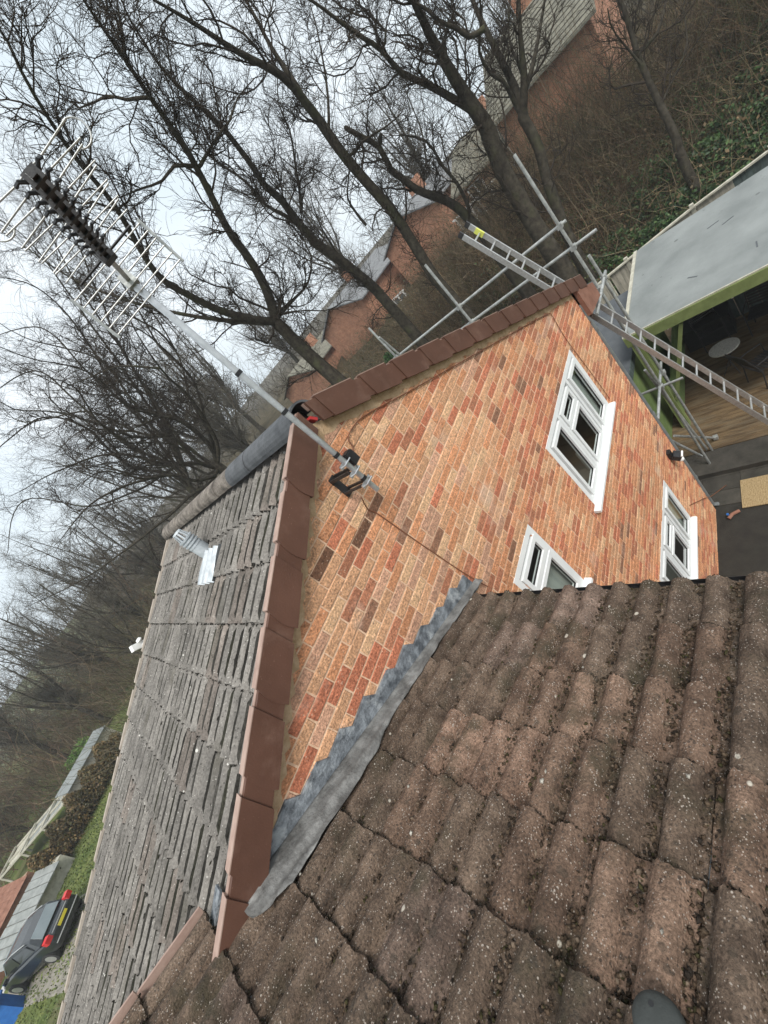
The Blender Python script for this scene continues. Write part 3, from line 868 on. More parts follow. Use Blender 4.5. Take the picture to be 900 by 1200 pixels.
# long dark cushions in the roll channels: part moss, part shade put into colour
sv, st_, scol = [], [], []
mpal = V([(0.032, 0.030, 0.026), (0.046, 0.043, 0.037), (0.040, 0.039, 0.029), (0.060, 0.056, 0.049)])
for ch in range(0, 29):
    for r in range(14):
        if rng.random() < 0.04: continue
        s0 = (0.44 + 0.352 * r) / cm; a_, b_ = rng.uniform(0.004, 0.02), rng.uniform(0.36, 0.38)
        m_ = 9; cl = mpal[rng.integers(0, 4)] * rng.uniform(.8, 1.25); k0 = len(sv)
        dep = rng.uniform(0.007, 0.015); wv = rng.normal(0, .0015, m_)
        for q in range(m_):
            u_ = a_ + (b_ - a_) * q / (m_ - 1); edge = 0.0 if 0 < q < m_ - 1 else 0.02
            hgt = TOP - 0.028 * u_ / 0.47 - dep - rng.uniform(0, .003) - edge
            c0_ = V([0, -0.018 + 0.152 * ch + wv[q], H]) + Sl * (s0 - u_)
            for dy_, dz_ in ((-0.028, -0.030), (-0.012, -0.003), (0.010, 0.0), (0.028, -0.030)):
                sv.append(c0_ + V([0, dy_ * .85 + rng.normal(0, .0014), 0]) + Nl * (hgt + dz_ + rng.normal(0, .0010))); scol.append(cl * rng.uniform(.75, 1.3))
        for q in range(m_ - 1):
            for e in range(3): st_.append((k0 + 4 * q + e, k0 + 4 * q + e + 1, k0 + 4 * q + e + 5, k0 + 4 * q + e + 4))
tag(link('channel_moss_shade', fast_mesh('channel_moss_shade', V(sv), V(st_), M['moss'], V(scol)), roof, loc=tuple(-V(HO))), kind='stuff')
# dark specks below the left slope's laps, drawing the lap shade in colour
lp, lsz = [], []
for r in range(14):
    s0 = (0.44 + 0.352 * r) / cm; y = 0.0
    while y < ND:
        y += rng.uniform(0.006, 0.016)
        if rng.random() < 0.2: continue
        u_ = min(1.0, abs(((y + 0.018) % 0.152) - 0.076) / 0.066)
        h_ = 1.25 * ROLL_H * (0.5 + 0.5 * math.cos(math.pi * u_)) ** 1.5
        lp.append(V([0, y, H]) + Sl * (s0 + rng.uniform(.003, .012)) + Nl * (TOP - 1.25 * ROLL_H + h_ - rng.uniform(.006, .012))); lsz.append(rng.uniform(.005, .010))
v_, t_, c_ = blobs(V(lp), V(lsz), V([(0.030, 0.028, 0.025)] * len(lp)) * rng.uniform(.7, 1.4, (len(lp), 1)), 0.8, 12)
tag(link('lap_shade', fast_mesh('lap_shade', v_, None, M['moss'], c_, tris=t_), roof, loc=tuple(-V(HO))), kind='stuff')
# ridge tiles
for i in range(10):
    y0 = -0.02 + 0.43 * i; y1 = y0 + 0.445
    rt = MB(); n = 14; ro, ri = (0.108, 0.094) if i % 2 == 0 else (0.1065, 0.093)
    if i < 3: ro += .006; ri += .006
    j = rnd.uniform(-.006, .006)
    ang = np.linspace(-0.15, math.pi + 0.15, n)
    sec = [(ro * math.cos(a), ro * math.sin(a)) for a in ang] + [(ri * math.cos(a), ri * math.sin(a)) for a in reversed(ang)]
    rt.prism([(p[0] * 1.15 + j, y0, H + 0.090 + p[1]) for p in sec], (0, y1 - y0, 0))
    rt.build('ridge_tile', M['dark_ridge'] if i < 3 else M['old_ridge'], roof, (0, 0, 0)).location = -V(HO)
rc = MB(); rc.lathe((0, 0.10, H + 0.07), [(0.104, 0), (0.104, 0.03)], 20, (0, 1, 0)); rc.build('ridge_end_void', M['black'], roof).location = -V(HO)
rc = MB(); rc.obox((0.02, -0.01, H + 0.05), V([.6, 0, -.8]), V([0, 1, 0]), V([.8, 0, .6]), .028, .03, .010)
rc.build('ridge_clip', M['red'], roof).location = -V(HO)
# verge caps: a body, a recessed collar and a pale top flange each
def verge_cap(sg, s_low, yf, yb, first=False, Lb=0.300, dh=0.0, mm=('verge', 'verge_top')):
    S = V([sg * cm, 0, -sm]); U = V([0, 0, 1.0])
    P = lambda s, h, y: V([0, y, H]) + S * s + U * (h - dh)
    mb = MB()
    end = [(s_low + 0.022 * math.sin(math.pi * t), -0.008 + 0.203 * t) for t in np.linspace(0, 1, 9)]
    body = end + [(s_low - Lb, 0.190), (s_low - Lb, 0.004)]
    mb.prism([P(s, h, yf) for s, h in body], (0, yb - yf, 0))
    col = [(s_low - Lb + .001, 0.012), (s_low - Lb + .001, 0.176), (s_low - Lb - 0.088, 0.176), (s_low - Lb - 0.088, 0.012)]
    dy = 0.010 if yf < yb else -0.010
    mb.prism([P(s, h, yf + dy) for s, h in col], (0, yb - yf - dy, 0))
    nf = len(mb.f)
    dyy = 0.030 if yf < yb else -0.025
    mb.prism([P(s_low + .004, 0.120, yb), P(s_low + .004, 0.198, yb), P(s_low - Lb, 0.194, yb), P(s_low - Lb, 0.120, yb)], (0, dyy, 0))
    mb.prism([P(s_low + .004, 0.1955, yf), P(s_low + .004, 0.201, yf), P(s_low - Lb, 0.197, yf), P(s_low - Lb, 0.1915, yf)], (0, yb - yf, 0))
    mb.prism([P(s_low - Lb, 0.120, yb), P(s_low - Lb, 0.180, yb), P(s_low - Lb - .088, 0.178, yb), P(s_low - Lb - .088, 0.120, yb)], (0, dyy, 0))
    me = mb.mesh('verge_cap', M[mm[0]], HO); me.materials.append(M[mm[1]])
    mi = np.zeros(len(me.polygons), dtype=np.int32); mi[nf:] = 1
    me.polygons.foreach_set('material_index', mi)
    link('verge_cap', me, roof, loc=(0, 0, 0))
    return mb
for r in range(14):
    sl0 = (0.44 + 0.352 * r) / cm + 0.02
    if r <= 6: verge_cap(-1, sl0 if r < 5 else sl0, -0.078, -0.045, Lb=0.296 if r else 0.36)
    verge_cap(1, sl0, -0.078, -0.045, Lb=0.296 if r else 0.36)
    verge_cap(-1, sl0, ND + 0.040, ND + 0.018, Lb=0.296 if r else 0.36, dh=0.078, mm=('far_verge', 'far_verge'))
# boxed eaves end, fascias, gutters
be = MB()
be.prism([(4.63, -0.070, H - TT * 4.63 + .01), (5.30, -0.070, H - TT * 5.30 + .01), (5.30, -0.070, 4.62), (4.63, -0.070, 4.72)], (0, 0.06, 0))
be.build('eaves_box', M['clay'], house, HO)
fs = MB()
fs.box(5.26, 5.285, -0.005, ND, 4.62, 4.86); fs.box(4.60, 5.258, -0.005, ND, 4.62, 4.64)
fs.build('fascia', M['verge'], house, HO)
gu = MB()
gpf = [(5.345 + 0.055 * math.cos(a), 4.84 + 0.055 * math.sin(a)) for a in np.linspace(math.pi, 2 * math.pi, 9)]
gpf += [(5.345 + 0.048 * math.cos(a), 4.842 + 0.048 * math.sin(a)) for a in np.linspace(2 * math.pi, math.pi, 9)]
gu.prism([(p[0], -0.05, p[1]) for p in gpf], (0, ND + .1, 0))
gu.build('gutter', M['pipe'], house, HO)
dp = MB()
dp.tube([(4.655, 0.02, 4.93), (4.655, 0.02, 0.10), (4.69, -0.05, 0.04)], 0.040, 12)
for z in (4.45, 2.6, 0.9): dp.tube([(4.655, 0.02, z), (4.655, 0.02, z + .05)], 0.049, 12)
dp.box(4.59, 4.66, 0.0, 0.05, 4.44, 4.47)
dp.build('downpipe', M['pipe'], house, HO, smooth=False)
# lead flashing stepped into the wall, and the apron dressed over the tiles
fl = MB()
steps = []
x = -2.42
top = []
while x < -0.13:
    zt = AN - MN * x + 0.135 + 0.02 * math.sin(x * 5)
    zc = 0.05 + 0.075 * round((zt - 0.05) / 0.075) - 0.005
    top.append((x, zc)); x2 = x + 0.19 + rnd.uniform(-.03, .03)
    top.append((min(x2, -0.12) - 0.045, zc + rnd.uniform(-.012, .008)))
    x = x2
poly = top
k = len(poly)
vs = [(p[0], -0.0125, min(p[1], H - TT * abs(p[0]) + .02)) for p in poly] + [(p[0], -0.0165, AN - MN * p[0] - 0.05) for p in poly]
fl.add(vs, [(i, k + i, k + i + 1, i + 1) for i in range(k - 1)])
vs = [(p[0], 0.004, min(p[1], H - TT * abs(p[0]) + .02)) for p in poly]
fl.add([(p[0], -0.0125, min(p[1], H - TT * abs(p[0]) + .02)) for p in poly] + vs, [(i, i + 1, k + i + 1, k + i) for i in range(k - 1)])
fl.build('stepped_flashing', M['lead'], near, NO)
ap = MB(); na, nc = 150, 16
vs = []
pn = np.random.default_rng(4)
wr = pn.normal(0, 1, (na + 1, nc + 1))
for _ in range(2):
    wr = (wr + np.roll(wr, 1, 0) + np.roll(wr, -1, 0)) / 3; wr = (wr + np.roll(wr, 1, 1) + np.roll(wr, -1, 1)) / 3
for i in range(na + 1):
    x = -2.325 + (2.325 - 0.12) * i / na
    wid = np.interp(x, [-2.5, -2.4, -2.147, -1.9, -1.51, -1.1, -0.706, -0.12], [0.25, 0.25, 0.20, 0.165, 0.115, 0.085, 0.06, 0.05])
    wid *= min(1.0, 0.45 + 0.55 * i / 12)
    wid += 0.005 * math.sin(x * 11) + 0.003 * math.sin(x * 37 + 1)
    for j in range(nc + 1):
        t = j / nc
        y = -0.015 - wid * t
        up = 0.022 * (1 - t) ** 2.0 + 0.006 + 0.0035 * wr[i, j] * 3.0 * (.3 + .7 * t)
        dd = (abs(((-y - 0.072 + 0.076) % 0.152) - 0.076)) / 0.054
        up += -0.030 * min(1, max(0, dd - 0.75) * 2.2) * t
        step = 0.010 if x < -2.15 else 0.0
        if t > 0.93: up -= 0.012
        vs.append((x, y, AN - MN * x + up + step))
ap.add(vs, [(i * (nc + 1) + j, (i + 1) * (nc + 1) + j, (i + 1) * (nc + 1) + j + 1, i * (nc + 1) + j + 1) for i in range(na) for j in range(nc)])
apo = ap.build('lead_apron', M['lead_apron'], near, NO, smooth=True)
sm_ = apo.modifiers.new('thickness', 'SOLIDIFY'); sm_.thickness = 0.004; sm_.offset = -1

# ------------------------------------------------------------------ flue and fittings on the main roof
fx = (-0.56, 1.94, 6.94)
fl = MB()
ax_ = V([0, 0, 1.0])
fl.lathe(fx, [(0.070, -0.10), (0.070, 0.115), (0.074, 0.118), (0.074, 0.135), (0.064, 0.138), (0.064, 0.150), (0.078, 0.153), (0.078, 0.166), (0.066, 0.169), (0.066, 0.182),
               (0.078, 0.185), (0.078, 0.198), (0.066, 0.201), (0.066, 0.214), (0.078, 0.217), (0.078, 0.232)], 20)
flue = fl.build('flue', M['flue'], house, HO)
c = MB()
for k in range(10):
    a = 2 * math.pi * k / 10
    c.bar((fx[0] + .062 * math.cos(a), fx[1] + .062 * math.sin(a), fx[2] + .232), (fx[0] + .042 * math.cos(a), fx[1] + .042 * math.sin(a), fx[2] + .318), .016, .008)
c.lathe((fx[0], fx[1], fx[2] + .312), [(0.05, 0), (0.044, 0.014), (0.01, 0.018)], 16)
c.build('flue_cap', M['flue'], flue).location = -V(HO)
sl_ = MB(); n = 20; nv = 6; vs = []
for j in range(nv + 1):
    for i in range(n + 1):
        y = 1.44 + 0.50 * i / n; s = 0.53 / cm + (0.30 / cm) * j / nv
        ph = min(1, abs(((y + 0.018) % 0.152) - 0.076) / 0.066)
        z = 1.25 * ROLL_H * (0.5 + 0.5 * math.cos(math.pi * ph)) ** 1.5
        vs.append(V([0, y, H]) + Sl * s + Nl * (TOP - 1.25 * ROLL_H + z + 0.010 + 0.004 * math.sin(i * 2.3 + j)))
sl_.add(vs, [(j * (n + 1) + i, j * (n + 1) + i + 1, (j + 1) * (n + 1) + i + 1, (j + 1) * (n + 1) + i) for j in range(nv) for i in range(n)])
sl_.build('flue_slate', M['flue'], flue, (0, 0, 0), smooth=True).location = -V(HO)
# lead soaker where the neighbouring verge laps the main roof
lk = MB()
lk.obox((-2.62, 0.16, H - TT * 2.62 + .145), Sl, V([0, 1, 0]), Nl, .13, .07, .008)
lk.obox((-2.50, 0.20, H - TT * 2.50 + .128), Sl, V([0, 1, 0]), Nl, .16, .035, .006)
lk.build('lead_soaker', M['lead'], house, HO)

wl = thing('flood_light', 'small white plastic lamp on a bracket beyond the far roof edge', 'lamp', (-1.45, 4.75, 6.55))
b = MB(); c0 = V([-1.45, 4.80, 6.56]); b.obox(c0, (.75, .3, -.55), (-.3, .95, 0), (.52, .2, .82), .12, .055, .045); b.build('lamp_head', M['white'], wl, (-1.45, 4.75, 6.55))
b = MB(); b.tube([(-1.36, 4.30, 6.42), (-1.36, 4.62, 6.50), (-1.42, 4.76, 6.54)], .016, 8); b.lathe((-1.40, 4.70, 6.60), [(.03, 0), (.045, .02), (.03, .05)], 12)
b.build('bracket', M['white'], wl, (-1.45, 4.75, 6.55))

# ------------------------------------------------------------------ mast, bracket, aerial
mx, my = -0.235, -0.25
AO = (mx, my, 6.6)
ma = thing('aerial_mast', 'straight silver aerial mast standing off the gable apex on a wall bracket', 'mast', AO)
b = MB(); b.tube([(mx + .09 - .09, my, 6.61), (mx, my, 8.33)], 0.0175, 14); b.build('pole', M['mast'], ma, AO)
for z in (6.72, 6.94, 7.32, 7.62):
    b = MB(); b.tube([(mx, my, z), (mx, my, z + .022)], 0.0215, 12); b.build('tape_band', M['black'], ma, AO)
b = MB()
b.box(-.262, -.208, -.012, .0, 6.66, 6.84); b.bar((-.262, -.012, 6.82), (mx - .022, my + .02, 6.82), .014, .022); b.bar((-.208, -.012, 6.82), (mx + .022, my + .02, 6.82), .014, .022)
b.bar((-.262, -.012, 6.70), (mx - .022, my + .02, 6.70), .014, .016); b.bar((-.208, -.012, 6.70), (mx + .022, my + .02, 6.70), .014, .016)
b.build('wall_bracket', M['iron'], ma, AO)
b = MB(); b.box(mx + .028, mx + .090, my - .02, my + .04, 6.82, 6.90); b.box(mx + .033, mx + .085, my - .015, my + .035, 6.90, 6.908); b.build('amplifier_box', M['black'], ma, AO)
for z in (6.70, 6.80, 6.88):
    b = MB()
    b.tube([(mx - .045, my + .01, z), (mx - .03, my - .026, z), (mx + .03, my - .026, z), (mx + .045, my + .01, z)], .005, 6)
    b.box(mx - .05, mx + .05, my + .006, my + .014, z - .014, z + .014)
    b.build('clamp', M['mast'], ma, AO)

bd = V([-.53, -.85, 0.0]); bd /= np.linalg.norm(bd); ed = V([bd[1], -bd[0], 0]) * -1
TO = (mx, my, 8.23)
an = thing('tv_aerial', 'silver many rod television aerial with grid reflector on top of the mast', 'aerial', TO)
o0 = V([mx, my, 8.236]) + bd * 0.02
b = MB(); b.bar(o0, o0 + bd * 0.96, .020, .020); b.build('boom', M['alu'], an, TO)
b = MB(); b.bar(o0 + bd * .35, o0 + bd * 0.97, .019, .022); b.build('boom_cover', M['black'], an, TO)
for k in range(10):                                # directors: one long rod each, cranked at the boom
    t = 0.425 + 0.058 * k; L = 0.178 - 0.0016 * k
    b = MB(); dz = .012 if k % 2 else -.004
    c0_ = o0 + bd * t + V([0, 0, .016])
    b.tube([c0_ - ed * L + V([0, 0, dz]) - bd * .008, c0_ - ed * L * .25 - bd * .004, c0_ - ed * .02, c0_ + ed * .02, c0_ + ed * L * .25 - bd * .004, c0_ + ed * L + V([0, 0, dz]) - bd * .008], .0024, 6)
    b.build('director', M['alu'], an, TO)
    b = MB(); b.obox(o0 + bd * t, bd, ed, (0, 0, 1), .008, .022, .018)
    for s2 in (-1, 1):
        b.tube([o0 + bd * t + ed * s2 * .018, o0 + bd * (t + .012) + ed * s2 * .038 + V([0, 0, .010]), o0 + bd * (t - .006) + ed * s2 * .050 + V([0, 0, .016])], .0055, 6)
    b.build('rod_holder', M['black'], an, TO)
for sg in (-1, 1):                                 # looped rod ends near the tip
    for t, R_ in ((0.93, .034),):
        cc = o0 + bd * t + ed * sg * (.150 + R_ * .2)
        b = MB(); b.tube([cc + R_ * (math.cos(a) * ed * sg + math.sin(a) * V([0, 0, 1])) for a in np.linspace(-2.2, 1.6, 22)], .0022, 6); b.build('rod_loop', M['alu'], an, TO)
b = MB(); b.obox(o0 + bd * .345, bd, ed, (0, 0, 1), .028, .028, .024); b.tube([o0 + bd * .345 + ed * .03, o0 + bd * .345 + ed * .15], .005, 6); b.tube([o0 + bd * .345 - ed * .03, o0 + bd * .345 - ed * .15], .005, 6)
b.build('dipole_box', M['black'], an, TO)
pc_ = V([mx, my, 0]) + bd * .024
for k in range(6):
    z = 8.132 + 0.0405 * k
    b = MB(); b.tube([pc_ + ed * .236 + V([0, 0, z]), pc_ - ed * .236 + V([0, 0, z])], .0031, 6); b.build('reflector_rod', M['alu'], an, TO)
for sg in (-1, 1):
    b = MB(); b.bar(pc_ + ed * .236 * sg + V([0, 0, 8.118]), pc_ + ed * .236 * sg + V([0, 0, 8.348]), .012, .010, (1, 0, 0)); b.build('reflector_bar', M['galv'], an, TO)
b = MB(); b.obox(V([mx, my, 8.236]) + bd * .012, bd, ed, (0, 0, 1), .032, .030, .030); b.build('mast_clamp', M['galv'], an, TO)

# cables on the wall
def wire(name, pts, r, m, label):
    p = [V(q, float) for q in pts]; out = []
    for i in range(len(p) - 1):
        a0, a1, a2, a3 = p[max(i - 1, 0)], p[i], p[i + 1], p[min(i + 2, len(p) - 1)]
        for t in np.linspace(0, 1, 6, endpoint=False):
            out.append(0.5 * ((2 * a1) + (-a0 + a2) * t + (2 * a0 - 5 * a1 + 4 * a2 - a3) * t * t + (-a0 + 3 * a1 - 3 * a2 + a3) * t ** 3))
    out.append(p[-1])
    b = MB(); b.tube(out, r, 6)
    return tag(b.build(name, M[m], smooth=True), label, 'cable')
wire('aerial_cable', [(-.26, -.10, 6.62), (-.245, -.012, 6.50), (-.225, -.012, 6.43), (-.20, -.012, 6.10), (-.175, -.012, 5.8), (-.15, -.012, 5.54), (-.125, -.016, 5.35), (-.11, -.025, 5.24)],
     .0045, 'cable', 'brown cable hanging down the brick from the mast bracket to the flashing')
wire('aerial_lead', [(-.10, -.02, 6.72), (.06, -.012, 6.80), (.10, -.012, 6.87), (.22, -.012, 6.88), (.39, -.012, 6.835), (.87, -.012, 6.63), (1.97, -.012, 6.17), (3.0, -.012, 5.74), (3.62, -.012, 5.47), (3.70, -.012, 5.38), (3.64, -.012, 5.05), (3.66, -.012, 4.4), (3.66, -.012, 3.92)],
     .0045, 'cable', 'thin brown cable following the verge then dropping beside the upper window')
wire('waste_pipe_wire', [(3.78, -.012, 1.22), (4.1, -.012, .90), (4.45, -.014, .55), (4.60, -.06, .40), (5.1, -.2, .06)], .006, 'cable', 'brown wire running from the lower window off the wall corner')
lg = thing('wall_light', 'black twin head security light with white lamp on the brick near the downpipe', 'lamp', (4.22, 0, 1.96))
b = MB(); b.box(4.17, 4.27, -.05, 0, 1.98, 2.12); b.obox((4.22, -.10, 1.98), (1, 0, 0), (0, .8, .6), (0, -.6, .8), .07, .06, .045); b.build('lamp_body', M['black'], lg, (4.22, 0, 1.96))
b = MB(); b.lathe((4.22, -.12, 1.90), [(.035, 0), (.045, -.02), (.03, -.05)], 12, (0, .5, .86)); b.obox((4.22, -.16, 1.97), (1, 0, 0), (0, .8, .6), (0, -.6, .8), .06, .012, .04); b.build('lens', M['white'], lg, (4.22, 0, 1.96))

# boot toe on the near roof
pb = V([-1.845, -1.640, 6.000])
b = MB(); prof = [(.050, -.03), (.056, .0), (.057, .02), (.052, .034), (.040, .042), (.015, .045)]
b.lathe(pb, prof, 28, (sn, 0, cn))
pad = thing('rubber_foot', 'dark grey rounded rubber foot with a small hole resting on the mossy tiles', 'rubber foot', tuple(pb))
b.build('pad', M['rubber'], pad, tuple(pb), smooth=True)
b = MB(); b.lathe(pb + V([.030, .012, .020]), [(.006, 0), (.006, .016)], 10, (sn, 0, cn)); b.build('hole', M['black'], pad, tuple(pb))

# ------------------------------------------------------------------ ladder and scaffold
LO = (5.38, -1.595, 0)
la = thing('extension_ladder', 'long aluminium ladder leaning past the corner of the roof', 'ladder', LO)
LP = lambda x, z, off=0: V([x, -1.595 + .39 * z + off, z])
for x in (5.20, 5.56):
    b = MB(); b.bar(LP(x, 0.02), LP(x, 6.66), .028, .075, (0, 1, 0)); b.build('stile', M['alu'], la, LO)
    b = MB(); b.bar(LP(x, 6.62), LP(x, 6.69), .032, .079, (0, 1, 0)); b.build('end_cap', M['iron'], la, LO)
b = MB(); b.bar(LP(5.548, 6.38), LP(5.548, 6.52), .034, .077, (0, 1, 0)); b.build('sticker', M['hivis'], la, LO)
for k in range(25):
    z = .25 + .258 * k
    b = MB(); b.tube([LP(5.2, z), LP(5.56, z)], .016, 8); b.build('rung', M['alu'], la, LO)
SO = (5.7, 2, 0)
sc = thing('scaffold', 'galvanised tube scaffold standing beside the far eaves of the house', 'scaffold', SO)
def tubeP(name, a, bb, r=.0242): b = MB(); b.tube([a, bb], r, 10); b.build(name, M['galv'], sc, SO)
tubeP('standard', (5.70, .03, 0), (5.70, .03, 6.86)); tubeP('standard', (5.70, 2.07, 0), (5.68, 2.02, 6.66)); tubeP('standard', (5.72, 3.95, 0), (5.70, 3.9, 6.55))
tubeP('standard', (6.05, -.02, 0), (6.0, 0.0, 5.0)); tubeP('standard', (6.7, .75, 0), (6.7, .75, 2.3))
tubeP('ledger', (5.75, -.06, 5.71), (5.75, 4.4, 5.69)); tubeP('ledger', (5.75, -.32, 5.33), (5.75, 4.4, 5.33)); tubeP('ledger', (5.75, -.3, 2.3), (5.75, 4.4, 2.3))
for y in (-.02, 2.1, 3.95): tubeP('transom', (4.9, y, 4.55), (6.2, y, 4.55)); tubeP('transom', (4.8, y + .06, 2.36), (6.4, y + .06, 2.36))
tubeP('brace', (5.78, .1, .3), (5.78, 2.0, 4.4)); tubeP('brace', (6.05, .05, .2), (5.7, .1, 2.8)); tubeP('brace', (6.35, -.1, .15), (5.6, .25, 1.2)); tubeP('brace', (5.9, 3.9, 5.2), (5.5, 3.7, 6.3))
for (x, y, z) in ((5.72, .03, 5.71), (5.72, .03, 5.33), (5.72, 2.05, 5.70), (5.72, 2.05, 5.33), (5.73, 3.95, 5.7), (6.02, -.01, 4.55), (5.7, .03, 4.55), (5.7, .03, 2.33), (6.05, 0, 2.36), (6.35, -.1, .17)):
    b = MB(); b.obox((x, y, z), (1, 0, 0), (0, 1, 0), (0, 0, 1), .045, .04, .035); b.build('coupler', M['galv'], sc, SO)
for k in range(3): b = MB(); b.box(5.45 + .235 * k, 5.675 + .235 * k, .4, 4.2, 4.576, 4.614); b.build('board', M['timber'], sc, SO)

# ------------------------------------------------------------------ patio, deck, shelter, shed, fence
pt = MB(); pt.box(-0.40, 6.08, -8, 6, -0.02, 0.004); pat = tag(pt.build('patio', M['slab']), kind='structure'); pat.color = (.022, .02, .016, 1)
for i in range(4):
    for j in range(12):
        b = MB(); b.box(4.66 + .60 * i * .6, 4.66 + .60 * .6 * i + .352, -4.0 + .6 * j, -4.0 + .6 * j + .592, .004, .018 + rnd.uniform(0, .006)); o = b.build('slab', M['slab'], pat); kq = rnd.uniform(.7, 1.3); o.color = (.052 * kq, .047 * kq, .038 * kq, 1)
st = MB(); st.box(5.42, 6.05, -8, 3.2, .004, .13); st.build('step', M['slab'], pat).color = (.05, .045, .037, 1)
dk = MB(); dk.box(6.12, 11.6, -8, 3.3, 0, .07); deck = tag(dk.build('decking', M['deck']), kind='structure')
for k in range(38):
    x = 6.10 + .145 * k
    b = MB(); b.box(x, x + .139, -8, 3.3, .072, .10 + rnd.uniform(0, .003)); b.build('board', M['deck'], deck)
ob = MB(); ob.box(4.50, 5.16, -1.3, -.40, .022, .040); tag(ob.build('chipboard_sheet', M['osb']), 'loose sheet of golden chipboard lying on the dark paving', 'board')
hn = thing('tap_fitting', 'small dark garden tap lying on paving below the house corner', 'tap', (4.35, -.25, .02))
b = MB(); b.tube([(4.30, -.20, .05), (4.38, -.26, .06), (4.44, -.36, .05)], .03, 8); b.build('body', M['clay'], hn, (4.35, -.25, .02))
b = MB(); b.lathe((4.36, -.2, .08), [(.02, 0), (.02, .03)], 8); b.build('cap', M['blue'], hn, (4.35, -.25, .02))

PO = (7.1, -1.5, 0)
pg = thing('garden_shelter', 'green painted timber shelter with pale grey flat felt roof over the decking', 'shelter', PO)
b = MB(); b.box(7.06, 10.72, -6, .52, 2.80, 2.83); b.build('roof', M['felt_pale'], pg, PO)
b = MB(); b.box(7.00, 7.055, -6, .56, 2.60, 2.815); b.box(7.06, 10.70, .525, .565, 2.62, 2.815); b.build('fascia', M['green'], pg, PO)
b = MB(); b.box(7.03, 7.058, -6, .57, 2.818, 2.840); b.box(7.06, 10.72, .50, .57, 2.832, 2.848); b.build('roof_trim', M['timber'], pg, PO)
for (x, y) in ((7.02, .36), (7.02, -4.6), (10.5, .40), (10.5, -4.6)):
    b = MB(); b.box(x, x + .15, y, y + .15, .10, 2.60); b.build('post', M['green'], pg, PO)
b = MB(); b.bar((7.10, .33, .9), (7.10, -.35, 2.55), .07, .10, (1, 0, 0)); b.build('brace', M['green'], pg, PO)
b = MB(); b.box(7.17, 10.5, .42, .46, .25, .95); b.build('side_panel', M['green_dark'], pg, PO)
for k in range(30):
    y = -6 + .212 * k
    b = MB(); b.box(10.40, 10.425, y, y + .20, .10, 2.55 - .03 * (k % 2)); b.build('back_board', M['fence_dark'], pg, PO)
for k in range(11):
    x = 7.4 + .3 * k
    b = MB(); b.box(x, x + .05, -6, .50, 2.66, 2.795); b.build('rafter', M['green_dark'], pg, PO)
for k in range(14):
    y = .2 - .33 * k
    b = MB(); b.tube([(7.12, y, 2.585), (7.12, y, 2.53)], .018, 6); b.build('light_bulb', M['white'] if k % 3 == 1 else M['black'], pg, PO)
for k in range(6):
    b = MB(); x, y = rnd.uniform(7.6, 10.2), rnd.uniform(-3.5, .1); b.obox((x, y, 2.833), (math.cos(k), math.sin(k), 0), (-math.sin(k), math.cos(k), 0), (0, 0, 1), .10, .012, .003); b.build('roof_patch', M['felt_dark'], pg, PO)

QO = (8.2, 2, 0)
sh = thing('garden_shed', 'low shed with dark grey flat felt roof beside the green shelter', 'shed', QO)
b = MB(); b.box(6.55, 10.3, .68, 3.4, 2.20, 2.24); b.build('roof', M['felt_dark'], sh, QO)
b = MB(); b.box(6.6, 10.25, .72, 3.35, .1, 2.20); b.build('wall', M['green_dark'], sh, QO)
b = MB(); b.box(6.53, 6.549, .66, 3.42, 2.10, 2.255); b.box(6.55, 10.32, .66, .678, 2.10, 2.255); b.build('fascia', M['fence_dark'], sh, QO)

FO = (13.6, 0, 0)
fe = thing('boundary_fence', 'weathered board fence with pale top rail at the foot of the overgrown bank', 'fence', FO)
def fence_run(pts, h, step):
    k = 0
    for i in range(len(pts) - 1):
        a, c = V(pts[i]), V(pts[i + 1]); L = np.linalg.norm(c - a); d = (c - a) / L
        for q in range(int(L / step)):
            p = a + d * (q + .5) * step; b = MB()
            hh = h + rnd.uniform(-.015, .015)
            b.obox((p[0], p[1], hh / 2), V([d[0], d[1], 0]), V([-d[1], d[0], 0]), (0, 0, 1), step * .48, .009, hh / 2); b.build('board', M['fence'] if p[1] > -1.2 else M['fence_dark'], fe, FO)
        for q in range(int(L / 1.83) + 1):
            p = a + d * min(q * 1.83, L); b = MB(); b.box(p[0] - .05, p[0] + .05, p[1] - .05, p[1] + .05, 0, h + .12); b.build('post', M['timber'], fe, FO)
        b = MB(); b.bar((a[0] - .04, a[1], h + .03), (c[0] - .04, c[1], h + .03), .09, .045); b.build('top_rail', M['timber'], fe, FO)
        b = MB(); b.bar((a[0] + .16, a[1], h - .1), (c[0] + .16, c[1], h - .1), .05, .05); b.build('back_rail', M['timber'], fe, FO)
fence_run([(15.6, -6.5), (14.35, -2.0), (13.95, -.3), (13.0, 2.0), (11.0, 5.6), (9.8, 8.0)], 1.76, .14)

